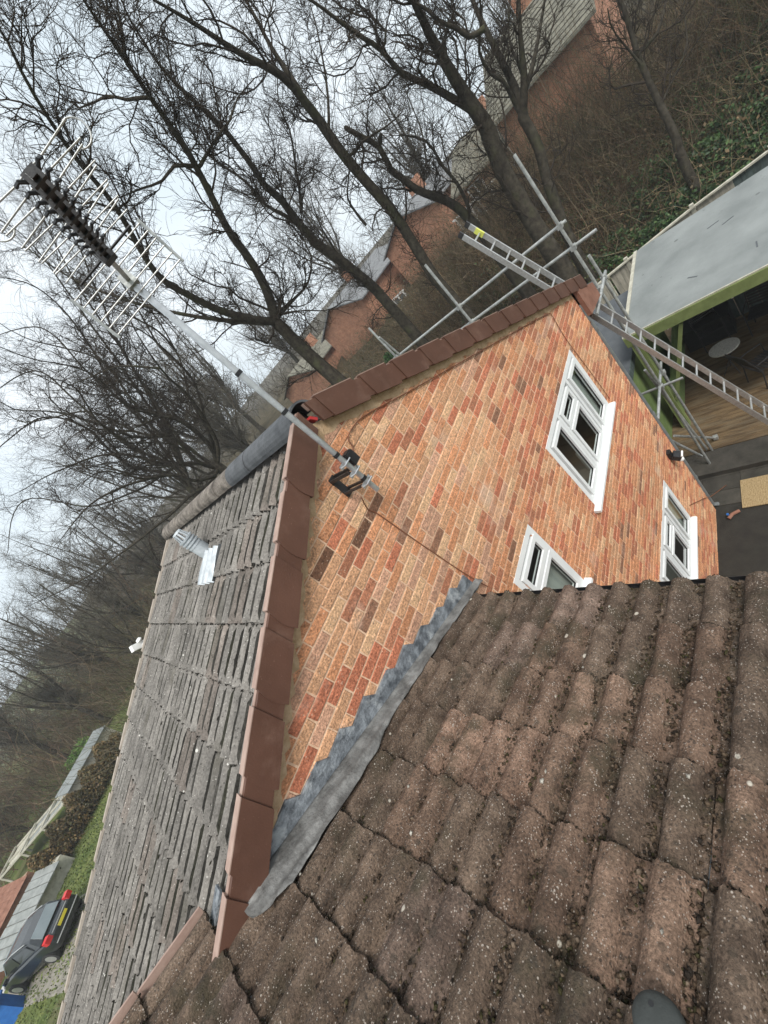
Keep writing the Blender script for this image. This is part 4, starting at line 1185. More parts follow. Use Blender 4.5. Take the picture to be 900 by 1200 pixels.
def chair(loc, rz, label, tilt=0):
    t = thing('garden_chair', label, 'chair', loc, 'black metal garden chairs on the deck')
    t.rotation_euler = (0, 0, rz)
    for k in range(8):
        b = MB(); y = -.21 + .06 * k; b.box(-.23, .23, y, y + .042, .435, .447); b.build('seat_slat', M['iron'], t)
    for k in range(7):
        b = MB(); z = .52 + .058 * k; b.box(-.23, .23, .235 + .025 * k, .247 + .025 * k, z, z + .042); b.build('back_slat', M['iron'], t)
    for sx in (-1, 1):
        b = MB(); b.tube([(sx * .25, -.24, 0), (sx * .25, -.22, .43), (sx * .25, -.21, .64), (sx * .25, .05, .66), (sx * .25, .26, .64)], .014, 8); b.build('arm', M['iron'], t)
        b = MB(); b.tube([(sx * .25, .26, 0), (sx * .25, .22, .43), (sx * .245, .40, .95)], .014, 8); b.build('leg', M['iron'], t)
    b = MB(); b.tube([(-.25, -.22, .43), (.25, -.22, .43)], .012, 8); b.tube([(-.25, .22, .43), (.25, .22, .43)], .012, 8); b.tube([(-.245, .40, .95), (.245, .40, .95)], .014, 8); b.build('cross_bar', M['iron'], t)
chair((9.55, -1.15, .10), math.radians(-100), 'black slatted metal garden chair under the shelter roof by the dark boards')
chair((7.75, -1.05, .10), math.radians(35), 'black slatted metal garden chair out on the open decking beside the ladder')
chair((9.75, -.18, .10), math.radians(-75), 'black metal garden chair against the dark fence behind the round table')
TOb = (8.40, -.50, .10)
tb = thing('bistro_table', 'small round mosaic topped garden table on crossed iron legs', 'table', TOb)
b = MB(); b.lathe((8.40, -.50, .77), [(.27, -.02), (.275, -.01), (.275, .008), (.262, .012)], 32); b.build('top', M['mosaic'], tb, TOb)
for k in range(4):
    a = k * math.pi / 2 + .4
    b = MB(); b.tube([(8.40 + .2 * math.cos(a), -.5 + .2 * math.sin(a), .75), (8.40 + .02 * math.cos(a + 2), -.5 + .02 * math.sin(a + 2), .42), (8.40 - .22 * math.cos(a), -.5 - .22 * math.sin(a), .10)], .009, 6); b.build('leg', M['iron'], tb, TOb)
b = thing('black_cushion_box', 'black padded storage bench in the dark corner of the shelter', 'bench', (9.9, .0, .1))
bb = MB(); bb.box(9.75, 10.35, -.6, .35, .1, .62); bb.build('base', M['black'], b, (9.9, .0, .1))
bb = MB(); bb.box(9.72, 10.37, -.62, .37, .62, .70); bb.build('lid', M['black'], b, (9.9, .0, .1))

# ------------------------------------------------------------------ front gardens and drive on the left
dv = MB(); dv.add([(-9.0, 12, .006), (-7.4, 12.5, .006), (-8.6, 20, .006), (-12.8, 26.5, .006), (-15.5, 25, .006), (-11, 18, .006)], [(0, 1, 2, 3, 4, 5)])
tag(dv.build('driveway', M['drive']), kind='structure')

def make_car():
    CO = (-12.2, 22.9, 0.0)
    t = thing('parked_car', 'dark grey hatchback with red tail lights and yellow number plate parked on the drive', 'car', CO)
    t.rotation_euler = (0, 0, math.radians(44.6))          # local -y is the rear... front towards +y
    # cross sections along y: (y, half width, z low, z belt)
    ysec = [(-2.05, .72, .42, .80), (-1.98, .80, .26, .94), (-1.6, .86, .20, 1.00), (-.6, .88, .19, .98), (.6, .88, .19, .95), (1.2, .86, .20, .90), (1.75, .80, .24, .78), (2.05, .66, .34, .62)]
    b = MB(); vs = []; n = 10
    for y, w, zl, zb in ysec:
        sec = [(-w * .80, zl), (-w * .98, zl + .10), (-w, (zl + zb) / 2), (-w * .97, zb - .06), (-w * .86, zb), (w * .86, zb), (w * .97, zb - .06), (w, (zl + zb) / 2), (w * .98, zl + .10), (w * .80, zl)]
        vs += [(x, y, z) for x, z in sec]
    fs = [(i * n + k, i * n + (k + 1) % n, (i + 1) * n + (k + 1) % n, (i + 1) * n + k) for i in range(len(ysec) - 1) for k in range(n)]
    fs += [tuple(range(n)), tuple(reversed([(len(ysec) - 1) * n + k for k in range(n)]))]
    b.add(vs, fs); body = b.build('body', M['carpaint'], t, smooth=False)
    md = body.modifiers.new('round', 'SUBSURF'); md.levels = 2; md.render_levels = 2
    b = MB(); rs = [(-1.70, .66, .98, 1.02), (-1.42, .64, .97, 1.36), (-.9, .63, .97, 1.46), (-.1, .63, .96, 1.48), (.45, .62, .95, 1.40), (1.15, .60, .90, .94)]
    vs = []
    for y, w, zl, zt in rs: vs += [(-w - .14, y, zl), (-w, y, zt - .03), (-w * .8, y, zt), (w * .8, y, zt), (w, y, zt - .03), (w + .14, y, zl)]
    fs = [(i * 6 + k, i * 6 + k + 1, (i + 1) * 6 + k + 1, (i + 1) * 6 + k) for i in range(len(rs) - 1) for k in range(5)] + [tuple(range(6)), tuple(reversed([30 + k for k in range(6)]))]
    b.add(vs, fs); b.build('cabin', M['carpaint'], t)
    def quad(name, pts, m, th=.008):
        b = MB(); nrm = np.cross(V(pts[1]) - V(pts[0]), V(pts[2]) - V(pts[0])); nrm = nrm / np.linalg.norm(nrm)
        b.prism([V(p) + nrm * th * .5 for p in pts], -nrm * th); b.build(name, M[m], t)
    quad('rear_window', [(-.58, -1.73, 1.04), (.58, -1.73, 1.04), (.52, -1.465, 1.37), (-.52, -1.465, 1.37)], 'carglass', .03)
    quad('windscreen', [(-.56, .52, 1.40), (.56, .52, 1.40), (.64, 1.10, .97), (-.64, 1.10, .97)], 'carglass', .03)
    for sx in (-1, 1):
        quad('side_window', [(sx * .77, -1.35, 1.02), (sx * .77, -.35, 1.02), (sx * .655, -.35, 1.40), (sx * .67, -1.2, 1.34)], 'sideglass', .03)
        quad('side_window', [(sx * .77, -.28, 1.02), (sx * .755, .72, 1.0), (sx * .66, .35, 1.34), (sx * .655, -.28, 1.40)], 'sideglass', .03)
        b = MB(); b.obox((sx * .70, -1.97, .90), (1, 0, 0), (0, 1, .1), (0, -.1, 1), .13, .10, .10); b.build('taillight', M['taillight'], t)
        b = MB(); b.obox((sx * .64, 1.94, .66), (1, 0, 0), (0, 1, -.3), (0, .3, 1), .14, .06, .07); b.build('headlight', M['white'], t)
        b = MB(); b.tube([(sx * .60, -1.2, 1.43), (sx * .60, -.4, 1.50), (sx * .60, .3, 1.46)], .018, 6); b.build('roof_rail', M['alu'], t)
        b = MB(); b.obox((sx * .95, .65, 1.0), (1, 0, 0), (0, 1, 0), (0, 0, 1), .09, .05, .07); b.build('mirror', M['carpaint'], t)
        for y in (-1.25, 1.28):
            b = MB(); b.lathe((sx * .80, y, .31), [(.22, -.09), (.31, -.085), (.315, 0), (.31, .085), (.22, .09)], 24, (1, 0, 0)); w = b.build('wheel', M['tyre'], t)
            b = MB(); b.lathe((sx * .80, y, .31), [(.05, -.095), (.20, -.092), (.20, .092), (.05, .095)], 16, (1, 0, 0)); b.build('rim', M['alu'], w)
    b = MB(); b.box(-.26, .26, -2.075, -2.055, .70, .81); b.build('number_plate', M['plate'], t)
    b = MB(); b.tube([(-.75, -2.06, .56), (-.3, -2.10, .565), (.3, -2.10, .565), (.75, -2.06, .56)], .022, 6); b.build('bumper_trim', M['alu'], t)
    b = MB(); b.tube([(-.5, -2.02, .87), (.5, -2.02, .87)], .018, 6); b.build('boot_trim', M['alu'], t)
make_car()
bO = (-14.0, 22.6, 0)
bn = thing('recycling_bin', 'blue lidded recycling bin beside the parked car', 'bin', bO)
b = MB(); b.prism([(-14.30, 22.35, 0), (-13.75, 22.30, 0), (-13.7, 22.85, 0), (-14.25, 22.9, 0)], (0, 0, .9)); b.build('tub', M['blue'], bn, bO)
b = MB(); b.prism([(-14.36, 22.29, .9), (-13.68, 22.23, .9), (-13.63, 22.91, .9), (-14.31, 22.97, .9)], (-.0, .0, .07)); b.tube([(-14.3, 22.26, .96), (-13.7, 22.20, .96)], .03, 8); b.build('lid', M['blue'], bn, bO)

kO = (-15.5, 26.5, 0)
k1 = thing('tiled_outbuilding', 'low outbuilding with red brown tiled roof behind the parked car', 'outbuilding', kO)
b = MB(); b.prism([(-17.6, 24.2, 1.2), (-14.2, 27.6, 1.2), (-14.2, 27.6, 0), (-17.6, 24.2, 0)], (-2.0, 2.0, 0)); b.build('wall', M['far_brick'], k1, kO)
for r in range(7):
    for q in range(10):
        u = q * .47; vv = r * .38; b = MB()
        base = V([-17.65, 24.1, 1.2]) + u * V([.707, .707, 0]) + vv * V([-.66, .66, .36])
        b.obox(base + V([.15, .15, .04]), (.707, .707, 0), V([-.66, .66, .36]), V([.25, -.25, .93]), .23, .21, .012); b.build('tile', M['clay'], k1, kO)
k1.location = (kO[0] + 1.6, kO[1] + 2.4, 0)
k2O = (-13.0, 29.5, 0)
k2 = thing('corrugated_shed', 'small shed with grey corrugated sheet roof beyond the parked car', 'shed', k2O)
b = MB(); b.prism([(-14.6, 28.4, 0), (-11.6, 30.6, 0), (-12.6, 32.0, 0), (-15.6, 29.8, 0)], (0, 0, .75)); b.build('wall', M['timber'], k2, k2O)
for q in range(9):
    b = MB(); p = V([-14.75, 28.2, .80]) + q * .42 * V([.806, .592, 0]); b.obox(p + V([-.35, .55, .12]), (.806, .592, 0), (-.58, .79, .2), (.1, -.14, .98), .19, .95, .02 + .012 * (q % 2)); b.build('sheet', M['corr'], k2, k2O)
k2.location = (k2O[0] + .7, k2O[1] - 3.0, 0)
pO = (-12.5, 34, 0)
pn_ = thing('timber_framed_run', 'long low timber framed mesh run beside the brown hedge', 'animal run', pO)
a0, a1 = V([-15.6, 37.0, 0]), V([-8.6, 31.8, 0]); d_ = (a1 - a0) / np.linalg.norm(a1 - a0); nn_ = V([-d_[1], d_[0], 0]) * -1
if nn_[1] < 0: nn_ = -nn_
wd = 1.9
for off in (0, .5, 1.0):
    b = MB(); b.bar(a0 + nn_ * wd * off + V([0, 0, 1.0]), a1 + nn_ * wd * off + V([0, 0, 1.0]), .10, .09); b.build('rail', M['timber'], pn_, pO)
for k in range(5):
    p = a0 + (a1 - a0) * k / 4
    b = MB(); b.bar(p + V([0, 0, 1.06]), p + nn_ * wd + V([0, 0, 1.06]), .16, .09); b.build('crossbar', M['timber'], pn_, pO)
    for off in (0, 1):
        b = MB(); q = p + nn_ * wd * off; b.box(q[0] - .05, q[0] + .05, q[1] - .05, q[1] + .05, 0, 1.0); b.build('post', M['timber'], pn_, pO)
for k in range(4):
    for h_ in range(2):
        p = a0 + (a1 - a0) * (k + .5) / 4 + nn_ * wd * (.25 + .5 * h_)
        b = MB(); b.obox(p + V([0, 0, .93]), d_, nn_, (0, 0, 1), 1.0, .42, .012); b.build('mesh_panel', M['corr'] if k else M['timber'], pn_, pO)
gO = (-7.6, 32.2, 0)
gs = thing('felt_roofed_lean_to', 'narrow lean-to with pale grey panelled roof at the end of the run', 'lean-to', gO)
gA, gB = V([-9.3, 31.0, 1.55]), V([-5.9, 33.2, 1.55])
gd = (gB - gA) / np.linalg.norm(gB - gA); gn = V([-gd[1], gd[0], .0])
for k in range(4):
    p = gA + (gB - gA) * (k + .5) / 4
    b = MB(); b.obox(p + gn * .55 + V([0, 0, .12]), gd, gn * .97 + V([0, 0, .22]), V([0, 0, 1]), np.linalg.norm(gB - gA) / 8 - .012, .62, .02); b.build('roof_panel', M['felt_pale'], gs, gO)
b = MB(); b.prism([gA + gn * .1 - V([0, 0, 1.55]), gB + gn * .1 - V([0, 0, 1.55]), gB + gn * .1 - V([0, 0, .05]), gA + gn * .1 - V([0, 0, .05])], gn * 1.0); b.build('wall', M['timber'], gs, gO)

# ------------------------------------------------------------------ houses beyond the bank
def far_house(loc, wy, dx, ze, zr, label, gable=True, rm='far_roof', zb=0.0, wins=()):
    x, y = loc; LOC = (x, y, 0)
    t = thing('brick_house', label, 'house', LOC)
    b = MB()
    if gable:
        b.prism([(x, y - wy, zb), (x, y + wy, zb), (x, y + wy, ze), (x, y, zr), (x, y - wy, ze)], (dx, 0, 0))
    else:
        b.box(x, x + dx, y - wy, y + wy, zb, ze)
        b.prism([(x, y + wy - .2, ze), (x + dx, y + wy - .2, ze), (x + dx / 2, y + wy - .2, zr)], (0, .2, 0)); b.prism([(x, y - wy, ze), (x + dx, y - wy, ze), (x + dx / 2, y - wy, zr)], (0, .2, 0))
    b.build('wall', M['far_brick'], t, LOC)
    if gable: sl2 = [((0, zr, y), (wy * sg, ze, y + wy * sg)) for sg in (-1, 1)]
    b = MB()
    if gable:
        for sg in (-1, 1):
            e = 1.12; dz = (zr - ze) * (e - 1)
            b.prism([(x - .25, y, zr + .12), (x - .25, y + sg * wy * e, ze - dz + .12), (x - .25, y + sg * wy * e, ze - dz + .02), (x - .25, y, zr + .02)], (dx + .5, 0, 0))
    else:
        for sg, xx in ((-1, x - .35), (1, x + dx + .35)):
            b.prism([(x + dx / 2, y - wy - .3, zr + .1), (xx, y - wy - .3, ze - .05), (xx, y - wy - .3, ze - .15), (x + dx / 2, y - wy - .3, zr)], (0, 2 * wy + .6, 0))
    rf = b.build('roof', M[rm], t, LOC)
    if not gable:      # tile courses as ribs on the visible slope
        for k in range(16):
            u = (k + .5) / 16; b = MB()
            xx = x - .35 + (dx / 2 + .35) * u; zz = ze - .05 + (zr + .1 - ze + .05) * u
            b.bar((xx, y - wy - .28, zz + .02), (xx, y + wy + .28, zz + .02), .24, .035, (-.45, 0, .9)); o = b.build('tile_course', M[rm], rf); o.location = -V(LOC)
    b = MB(); b.box(x + dx * .45, x + dx * .45 + .9, y - .45, y + .45, zr - .6, zr + .9); o = b.build('chimney', M['far_brick'], rf); o.location = -V(LOC)
    for (wy0, wz0, ww, wh) in wins:
        cy = y + wy * wy0; cz = zb + (ze - zb) * wz0 + .4
        b = MB(); yy0, yy1, z0, z1 = cy - ww / 2, cy + ww / 2, cz - wh / 2, cz + wh / 2
        b.box(x - .06, x + .02, yy0, yy0 + .09, z0, z1); b.box(x - .06, x + .02, yy1 - .09, yy1, z0, z1); b.box(x - .06, x + .02, yy0 + .09, yy1 - .09, z1 - .09, z1); b.box(x - .06, x + .02, yy0 + .09, yy1 - .09, z0, z0 + .09); b.box(x - .06, x + .02, cy - .04, cy + .04, z0 + .09, z1 - .09)
        w = b.build('window', M['white'], t, LOC)
        b = MB(); b.box(x - .03, x - .02, yy0 + .09, yy1 - .09, z0 + .09, z1 - .09); b.build('pane', M['sideglass'], w, LOC)
    return t
far_house((28, 14.4), 2.5, 9, 6.3, 7.35, 'orange brick gable end with grey roof seen behind the ladder top', True, 'far_roof_grey', 2.6)
far_house((24, 20.6), 2.6, 9, 5.9, 7.0, 'brick gable end just above the right verge beside a small evergreen', True, 'far_roof_grey', 1.5)
far_house((22.5, 27.8), 2.7, 9, 5.0, 6.0, 'distant brick gable behind the twigs next to the mast', True, 'far_roof', 1.0)
far_house((25.0, 3.7), 2.3, 8.5, 6.75, 8.9, 'brick house with broad brown tiled roof rising over the brambles', False, 'far_roof', 3.0)
far_house((29.0, 8.8), 2.3, 8, 5.6, 7.2, 'pale windowed brick house half hidden behind the tree trunks', False, 'far_roof', 3.0, ((-.45, .55, 1.1, 1.0), (.45, .55, 1.1, 1.0)))
# white porch frames glimpsed between the trunks
for i, (x, y, z) in enumerate([(26.2, 7.4, 3.9), (26.2, 9.9, 3.9), (25.4, 16.9, 3.2)]):
    t = thing('white_porch', ['white porch frame between the two thick trunks', 'white porch frame just above the ladder top', 'white porch frame beside the brick gable in the middle'][i], 'porch', (x, y, z - 1))
    for k in range(4):
        b = MB(); b.box(x - .05, x + .05, y - .9 + .55 * k, y - .82 + .55 * k, z - 1.4, z + .9); b.build('post', M['white'], t, (x, y, z - 1))
    for zz in (z - .3, z + .9):
        b = MB(); b.box(x - .04, x + .04, y - 1.0, y + 1.0, zz, zz + .1); b.build('rail', M['white'], t, (x, y, z - 1))
    b = MB(); b.box(x + .06, x + .09, y - .9, y + .85, z - 1.4, z + .85); b.build('panes', M['carglass'], t, (x, y, z - 1))

TREES = {
 'A': [
  ([(8.78,9.1,5.62),(8.84,9.19,6.96),(8.84,9.21,7.68),(8.85,9.17,8.32)], 0.30, 0.22),
  ([(8.85,9.17,8.32),(9.11,8.65,9.06),(9.12,8.2,9.99),(8.97,7.81,10.84),(8.94,7.07,11.92),(8.78,6.69,12.32),(8.49,6.2,13.04),(8.21,5.75,13.55),(7.89,5.32,14.01),(7.62,4.96,14.24)], 0.20, 0.04),
  ([(8.85,9.17,8.32),(8.52,9.16,8.56),(7.84,9.26,9.47),(7.26,9.12,10.42),(6.8,8.78,11.31),(6.81,7.85,12.4),(6.49,7.2,13.16),(6.24,6.56,13.63),(6.05,5.89,13.97),(5.86,5.23,14.2)], 0.16, 0.04),
  ([(8.5,9.18,8.54),(8.18,9.62,9.14),(7.86,10.05,9.84),(7.36,10.52,10.8),(6.9,10.86,11.84),(6.41,11.07,13.04),(6.2,10.99,14.29)], 0.10, 0.03),
  ([(8.94,7.09,11.89),(9.31,6.85,11.97),(9.84,6.47,12.02),(10.26,6.28,12.02),(10.69,5.98,12.18),(11.25,5.58,12.15)], 0.06, 0.02),
  ([(8.94,7.06,11.95),(8.49,7.14,12.2),(7.98,7.3,12.17),(7.4,7.39,12.32),(6.63,7.58,12.49)], 0.06, 0.02),
  ([(8.49,6.2,13.04),(8.28,6.54,13.37),(8.17,6.79,13.77),(7.87,7.3,14.11),(7.8,7.4,14.72)], 0.05, 0.02),
  ([(8.85,9.17,8.32),(9.75,8.7,8.32),(10.49,8.44,8.36),(11.23,8.18,8.76),(11.71,8.18,9.52),(12.48,7.87,9.86)], 0.07, 0.02),
  ([(8.21,5.75,13.55),(8.67,5.63,13.95),(9.24,5.49,14.46)], 0.05, 0.02),
 ],
 'B': [
  ([(13.47,8.88,4.36),(13.64,8.94,5.67),(13.67,9.02,6.68),(13.53,9.21,8.29),(13.34,9.36,9.19)], 0.26, 0.20),
  ([(13.34,9.36,9.19),(13.19,9.2,9.89),(13.02,8.92,10.71),(12.71,8.77,11.32),(12.52,8.49,11.78),(12.2,8.09,12.7),(11.79,7.84,13.4),(11.24,7.51,14.36),(10.86,6.95,15.14),(10.71,6.53,15.29)], 0.19, 0.03),
  ([(13.19,9.2,9.89),(13.19,9.43,10.56),(13.25,9.69,11.12),(13.34,9.78,12.11),(13.17,9.99,13.47),(13.36,9.95,14.31),(13.44,10.09,15.03)], 0.09, 0.03),
  ([(13.37,8.93,10.03),(13.68,8.64,10.5),(13.98,8.42,10.91),(14.43,7.81,11.77),(14.63,7.59,12.47),(15.07,6.97,13.11)], 0.07, 0.02),
  ([(13.57,9.17,8.03),(13.49,8.89,8.82),(13.34,8.61,9.33),(13.24,8.16,9.94),(13.15,7.68,10.29)], 0.05, 0.02),
 ],
 'C': [
  ([(13.14,6.31,3.59),(13.4,6.5,5.4),(13.62,6.37,7.41),(13.6,6.36,8.47),(13.48,6.35,9.69),(13.37,6.21,10.74)], 0.24, 0.17),
  ([(13.37,6.21,10.74),(13.06,5.98,11.46),(12.62,5.8,12.06),(11.84,5.89,12.94),(11.08,5.81,13.76),(10.37,5.72,14.28),(9.8,5.52,14.58)], 0.17, 0.03),
  ([(13.06,5.98,11.46),(13.17,5.94,12.01),(13.33,5.98,12.51),(13.49,5.96,13.15),(13.67,5.9,13.8),(13.93,5.83,14.27)], 0.12, 0.03),
  ([(13.16,7.13,8.07),(13.0,6.95,8.8),(12.86,6.67,9.11),(12.83,6.12,9.41),(12.58,5.86,9.78)], 0.06, 0.02),
  ([(13.48,6.35,9.69),(13.98,5.84,9.66),(14.53,5.34,9.42),(15.06,4.86,9.33),(15.43,4.69,9.47)], 0.06, 0.02),
  ([(13.39,6.26,10.48),(13.92,5.91,11.01),(14.45,5.65,11.65),(15.01,5.34,12.43),(15.5,5.22,13.16)], 0.06, 0.02),
 ],
 'D': [
  ([(14.57,4.82,4.03),(14.76,4.99,5.62),(14.75,5.2,6.57),(14.55,5.67,7.58),(14.46,5.83,8.15),(14.41,5.9,8.56),(14.42,5.77,9.23),(14.28,5.91,9.77),(14.11,6.08,10.29)], 0.22, 0.08),
  ([(14.42,5.77,9.23),(14.5,5.57,9.36)], 0.08, 0.07),
  ([(14.82,4.89,5.75),(15.14,4.8,6.69),(15.37,4.92,7.34),(15.62,4.99,8.25),(15.65,5.55,9.0)], 0.08, 0.03),
 ],
 'E': [
  ([(13.99,3.16,3.5),(14.35,3.21,5.42),(14.47,3.12,6.31),(14.55,3.01,7.03)], 0.42, 0.36),
  ([(14.55,3.01,7.03),(14.27,2.93,8.17),(13.85,2.75,9.27),(13.41,2.55,9.86),(12.93,2.32,10.36)], 0.35, 0.14),
  ([(14.56,3.01,7.53),(14.28,3.05,7.92),(13.81,3.29,8.93),(13.25,3.54,9.67),(12.8,3.44,10.23),(12.2,3.48,10.92),(11.52,3.49,11.68),(10.95,3.42,12.03)], 0.18, 0.04),
  ([(14.2,1.74,8.69),(13.98,2.06,8.84),(13.77,2.14,9.16),(13.52,2.27,9.5),(13.25,2.31,9.93),(12.95,2.43,10.3),(12.67,2.44,10.63)], 0.11, 0.04),
  ([(14.0,2.79,8.69),(14.51,2.8,9.27),(15.24,2.68,9.55),(16.11,2.37,9.73)], 0.07, 0.03),
  ([(12.8,3.44,10.23),(13.13,3.22,10.43),(13.31,3.42,11.02),(13.53,3.57,11.61)], 0.06, 0.03),
  ([(13.81,3.29,8.93),(13.57,3.26,9.4),(13.43,2.85,9.56),(13.09,2.84,9.89),(12.67,3.01,10.14)], 0.06, 0.03),
 ],
 'F': [
  ([(15.05,2.86,3.01),(15.48,2.68,4.75),(15.64,2.5,5.53),(15.74,2.43,6.55)], 0.28, 0.24),
  ([(15.74,2.43,6.55),(15.83,2.14,6.92),(15.9,1.9,7.31),(15.97,1.56,8.0),(16.02,1.18,8.67)], 0.23, 0.08),
  ([(15.73,2.43,6.45),(15.91,2.34,7.05),(16.08,2.29,7.67),(16.24,2.29,8.23),(16.39,2.29,8.85),(16.54,2.24,9.53),(16.71,2.24,9.84)], 0.23, 0.10),
  ([(15.83,2.14,6.92),(16.2,1.78,7.2),(16.65,1.35,7.63),(17.12,0.88,8.18)], 0.13, 0.06),
  ([(15.74,2.43,6.55),(15.65,2.39,7.1),(15.52,2.32,7.58),(15.31,2.42,7.98),(15.13,2.34,8.53),(15.02,1.88,8.95),(14.83,1.64,9.35)], 0.12, 0.05),
  ([(15.9,1.9,7.31),(16.16,1.96,7.9),(16.53,1.83,8.4),(16.97,1.49,8.87)], 0.08, 0.04),
 ],
 'G': [
  ([(6.6,16.93,5.06),(6.85,16.94,6.22),(6.85,16.97,6.76)], 0.35, 0.26),
  ([(6.82,16.97,6.6),(7.59,16.82,7.3),(8.65,16.43,9.43),(9.71,15.86,10.94),(10.27,15.07,13.7),(9.77,14.72,16.1),(9.57,14.73,17.02)], 0.07, 0.02),
  ([(9.71,15.86,10.94),(9.54,15.28,11.88),(8.76,14.77,13.17),(7.97,14.21,14.06)], 0.06, 0.02),
  ([(6.82,16.97,6.6),(7.47,16.15,7.41),(7.87,15.14,9.21),(7.61,14.26,10.62),(7.82,12.74,12.54)], 0.12, 0.02),
  ([(7.61,14.26,10.62),(6.97,14.54,11.45),(6.61,14.77,11.79),(5.21,15.35,12.45)], 0.06, 0.02),
  ([(6.82,16.97,6.6),(7.47,16.82,7.51),(7.63,16.82,9.14),(7.02,17.08,10.7),(7.52,16.59,12.72),(6.36,16.61,14.83),(6.21,16.42,15.93)], 0.11, 0.02),
  ([(7.63,16.82,9.14),(7.6,16.34,10.69),(7.52,15.81,11.57),(6.54,15.62,12.48)], 0.06, 0.02),
  ([(6.82,16.97,6.6),(7.16,16.35,7.55),(7.0,15.73,8.94),(5.99,15.27,10.57),(5.74,14.3,11.98),(4.66,13.58,13.13),(3.9,12.66,14.0)], 0.08, 0.02),
  ([(7.0,15.73,8.94),(6.6,15.54,9.57),(4.96,15.73,10.28),(4.43,15.37,10.91)], 0.06, 0.02),
  ([(6.82,16.97,6.6),(6.73,17.37,7.48),(7.32,17.48,9.27),(7.91,17.5,10.91),(6.78,18.24,12.36),(6.12,18.49,14.38),(5.85,18.55,16.1)], 0.08, 0.02),
  ([(7.91,17.5,10.91),(7.88,17.55,12.11),(8.02,17.55,13.24),(7.75,17.58,14.78)], 0.06, 0.02),
  ([(6.82,16.97,6.6),(6.47,16.98,7.48),(6.57,16.67,8.99),(5.64,16.72,9.95),(4.71,16.4,12.12),(3.71,16.15,13.19),(3.61,15.57,14.17)], 0.11, 0.02),
  ([(6.57,16.67,8.99),(5.78,16.69,9.71),(4.91,16.6,10.47),(3.99,16.51,10.75)], 0.06, 0.02),
  ([(6.82,16.97,6.6),(6.96,17.41,7.44),(7.1,17.93,8.77),(6.65,18.65,10.24),(6.3,19.16,12.27),(4.66,20.09,13.73),(4.84,20.46,14.96)], 0.11, 0.02),
  ([(6.65,18.65,10.24),(6.17,18.72,10.83),(5.32,18.81,11.82),(3.98,19.15,11.93)], 0.06, 0.02),
  ([(6.82,16.97,6.6),(6.38,16.63,7.25),(6.06,16.02,8.64),(4.86,15.6,9.77),(3.81,14.93,10.93)], 0.07, 0.02),
  ([(4.86,15.6,9.77),(4.7,14.97,10.86),(4.83,14.01,11.85),(4.21,13.28,12.56)], 0.06, 0.02),
  ([(6.82,16.97,6.6),(6.68,17.33,7.19),(5.95,17.96,8.33),(5.22,18.45,10.11),(4.21,19.02,11.07),(1.65,19.79,12.08)], 0.11, 0.02),
  ([(5.22,18.45,10.11),(5.47,17.99,11.43),(5.2,17.58,12.65),(5.27,17.08,13.43)], 0.06, 0.02),
  ([(6.82,16.97,6.6),(6.6,16.95,7.17),(6.01,17.02,7.91),(4.8,17.24,8.48),(3.84,17.15,10.32),(2.69,17.04,11.43)], 0.08, 0.02),
  ([(6.01,17.02,7.91),(5.47,17.74,8.55),(4.93,18.53,9.65),(4.17,19.36,10.81)], 0.06, 0.02),
  ([(6.82,16.97,6.6),(6.42,17.28,6.74),(6.11,17.6,7.91),(4.28,18.38,8.61),(2.79,18.87,9.6),(1.72,19.01,11.49),(-0.33,19.58,10.64)], 0.08, 0.02),
  ([(6.11,17.6,7.91),(5.27,17.6,8.91),(4.17,17.57,9.37),(3.83,17.21,10.14)], 0.06, 0.02),
  ([(6.82,16.97,6.6),(6.29,16.73,6.52),(5.48,16.48,7.01),(4.77,16.08,8.08),(2.51,15.96,9.3),(0.4,15.62,9.27)], 0.11, 0.02),
  ([(4.77,16.08,8.08),(4.05,15.85,8.62),(3.36,15.38,9.72),(2.2,15.03,9.85)], 0.06, 0.02),
  ([(6.82,16.97,6.6),(6.14,17.27,6.39),(5.13,17.69,6.8),(3.55,18.19,7.03),(0.58,18.75,7.79),(-1.57,18.85,8.88)], 0.11, 0.02),
  ([(5.13,17.69,6.8),(4.65,18.29,7.57),(4.08,18.99,8.59),(2.78,19.84,9.54)], 0.06, 0.02),
  ([(6.82,16.97,6.6),(7.67,16.76,7.7),(9.16,16.04,9.7),(9.4,15.81,11.62),(10.11,14.81,14.27),(9.9,14.1,16.69),(10.46,13.35,17.78)], 0.08, 0.02),
  ([(9.16,16.04,9.7),(9.05,15.41,10.71),(8.6,14.63,12.2),(7.36,14.32,12.96)], 0.06, 0.02),
 ],
 'I': [
  ([(6.93,23.16,4.19),(7.19,23.22,5.64),(7.44,23.19,6.84)], 0.30, 0.24),
  ([(7.41,23.2,6.71),(8.95,22.87,9.24),(10.35,22.18,12.66),(11.34,21.07,16.34),(11.95,20.02,19.13),(11.53,20.0,20.71)], 0.13, 0.03),
  ([(7.41,23.2,6.71),(8.62,22.39,8.99),(8.84,21.47,12.23),(9.69,19.85,15.0),(9.5,18.71,16.82),(8.29,18.21,17.96)], 0.13, 0.03),
  ([(7.41,23.2,6.71),(9.21,22.58,9.5),(10.81,21.45,13.17),(11.7,20.09,16.62),(12.77,18.36,19.34),(13.23,17.72,20.39)], 0.13, 0.03),
  ([(7.41,23.2,6.71),(8.39,23.27,8.82),(9.3,23.22,11.61),(9.64,23.17,14.4),(10.0,22.85,17.21),(8.04,23.94,18.54)], 0.13, 0.03),
  ([(7.41,23.2,6.71),(9.32,22.2,9.59),(10.75,20.56,13.75),(12.15,18.37,16.78),(12.49,16.77,18.84),(13.64,15.49,18.89)], 0.13, 0.03),
  ([(7.41,23.2,6.71),(7.98,23.14,8.45),(7.55,23.31,10.74),(7.79,22.87,13.84),(7.82,22.52,15.82),(5.37,23.39,16.4)], 0.13, 0.03),
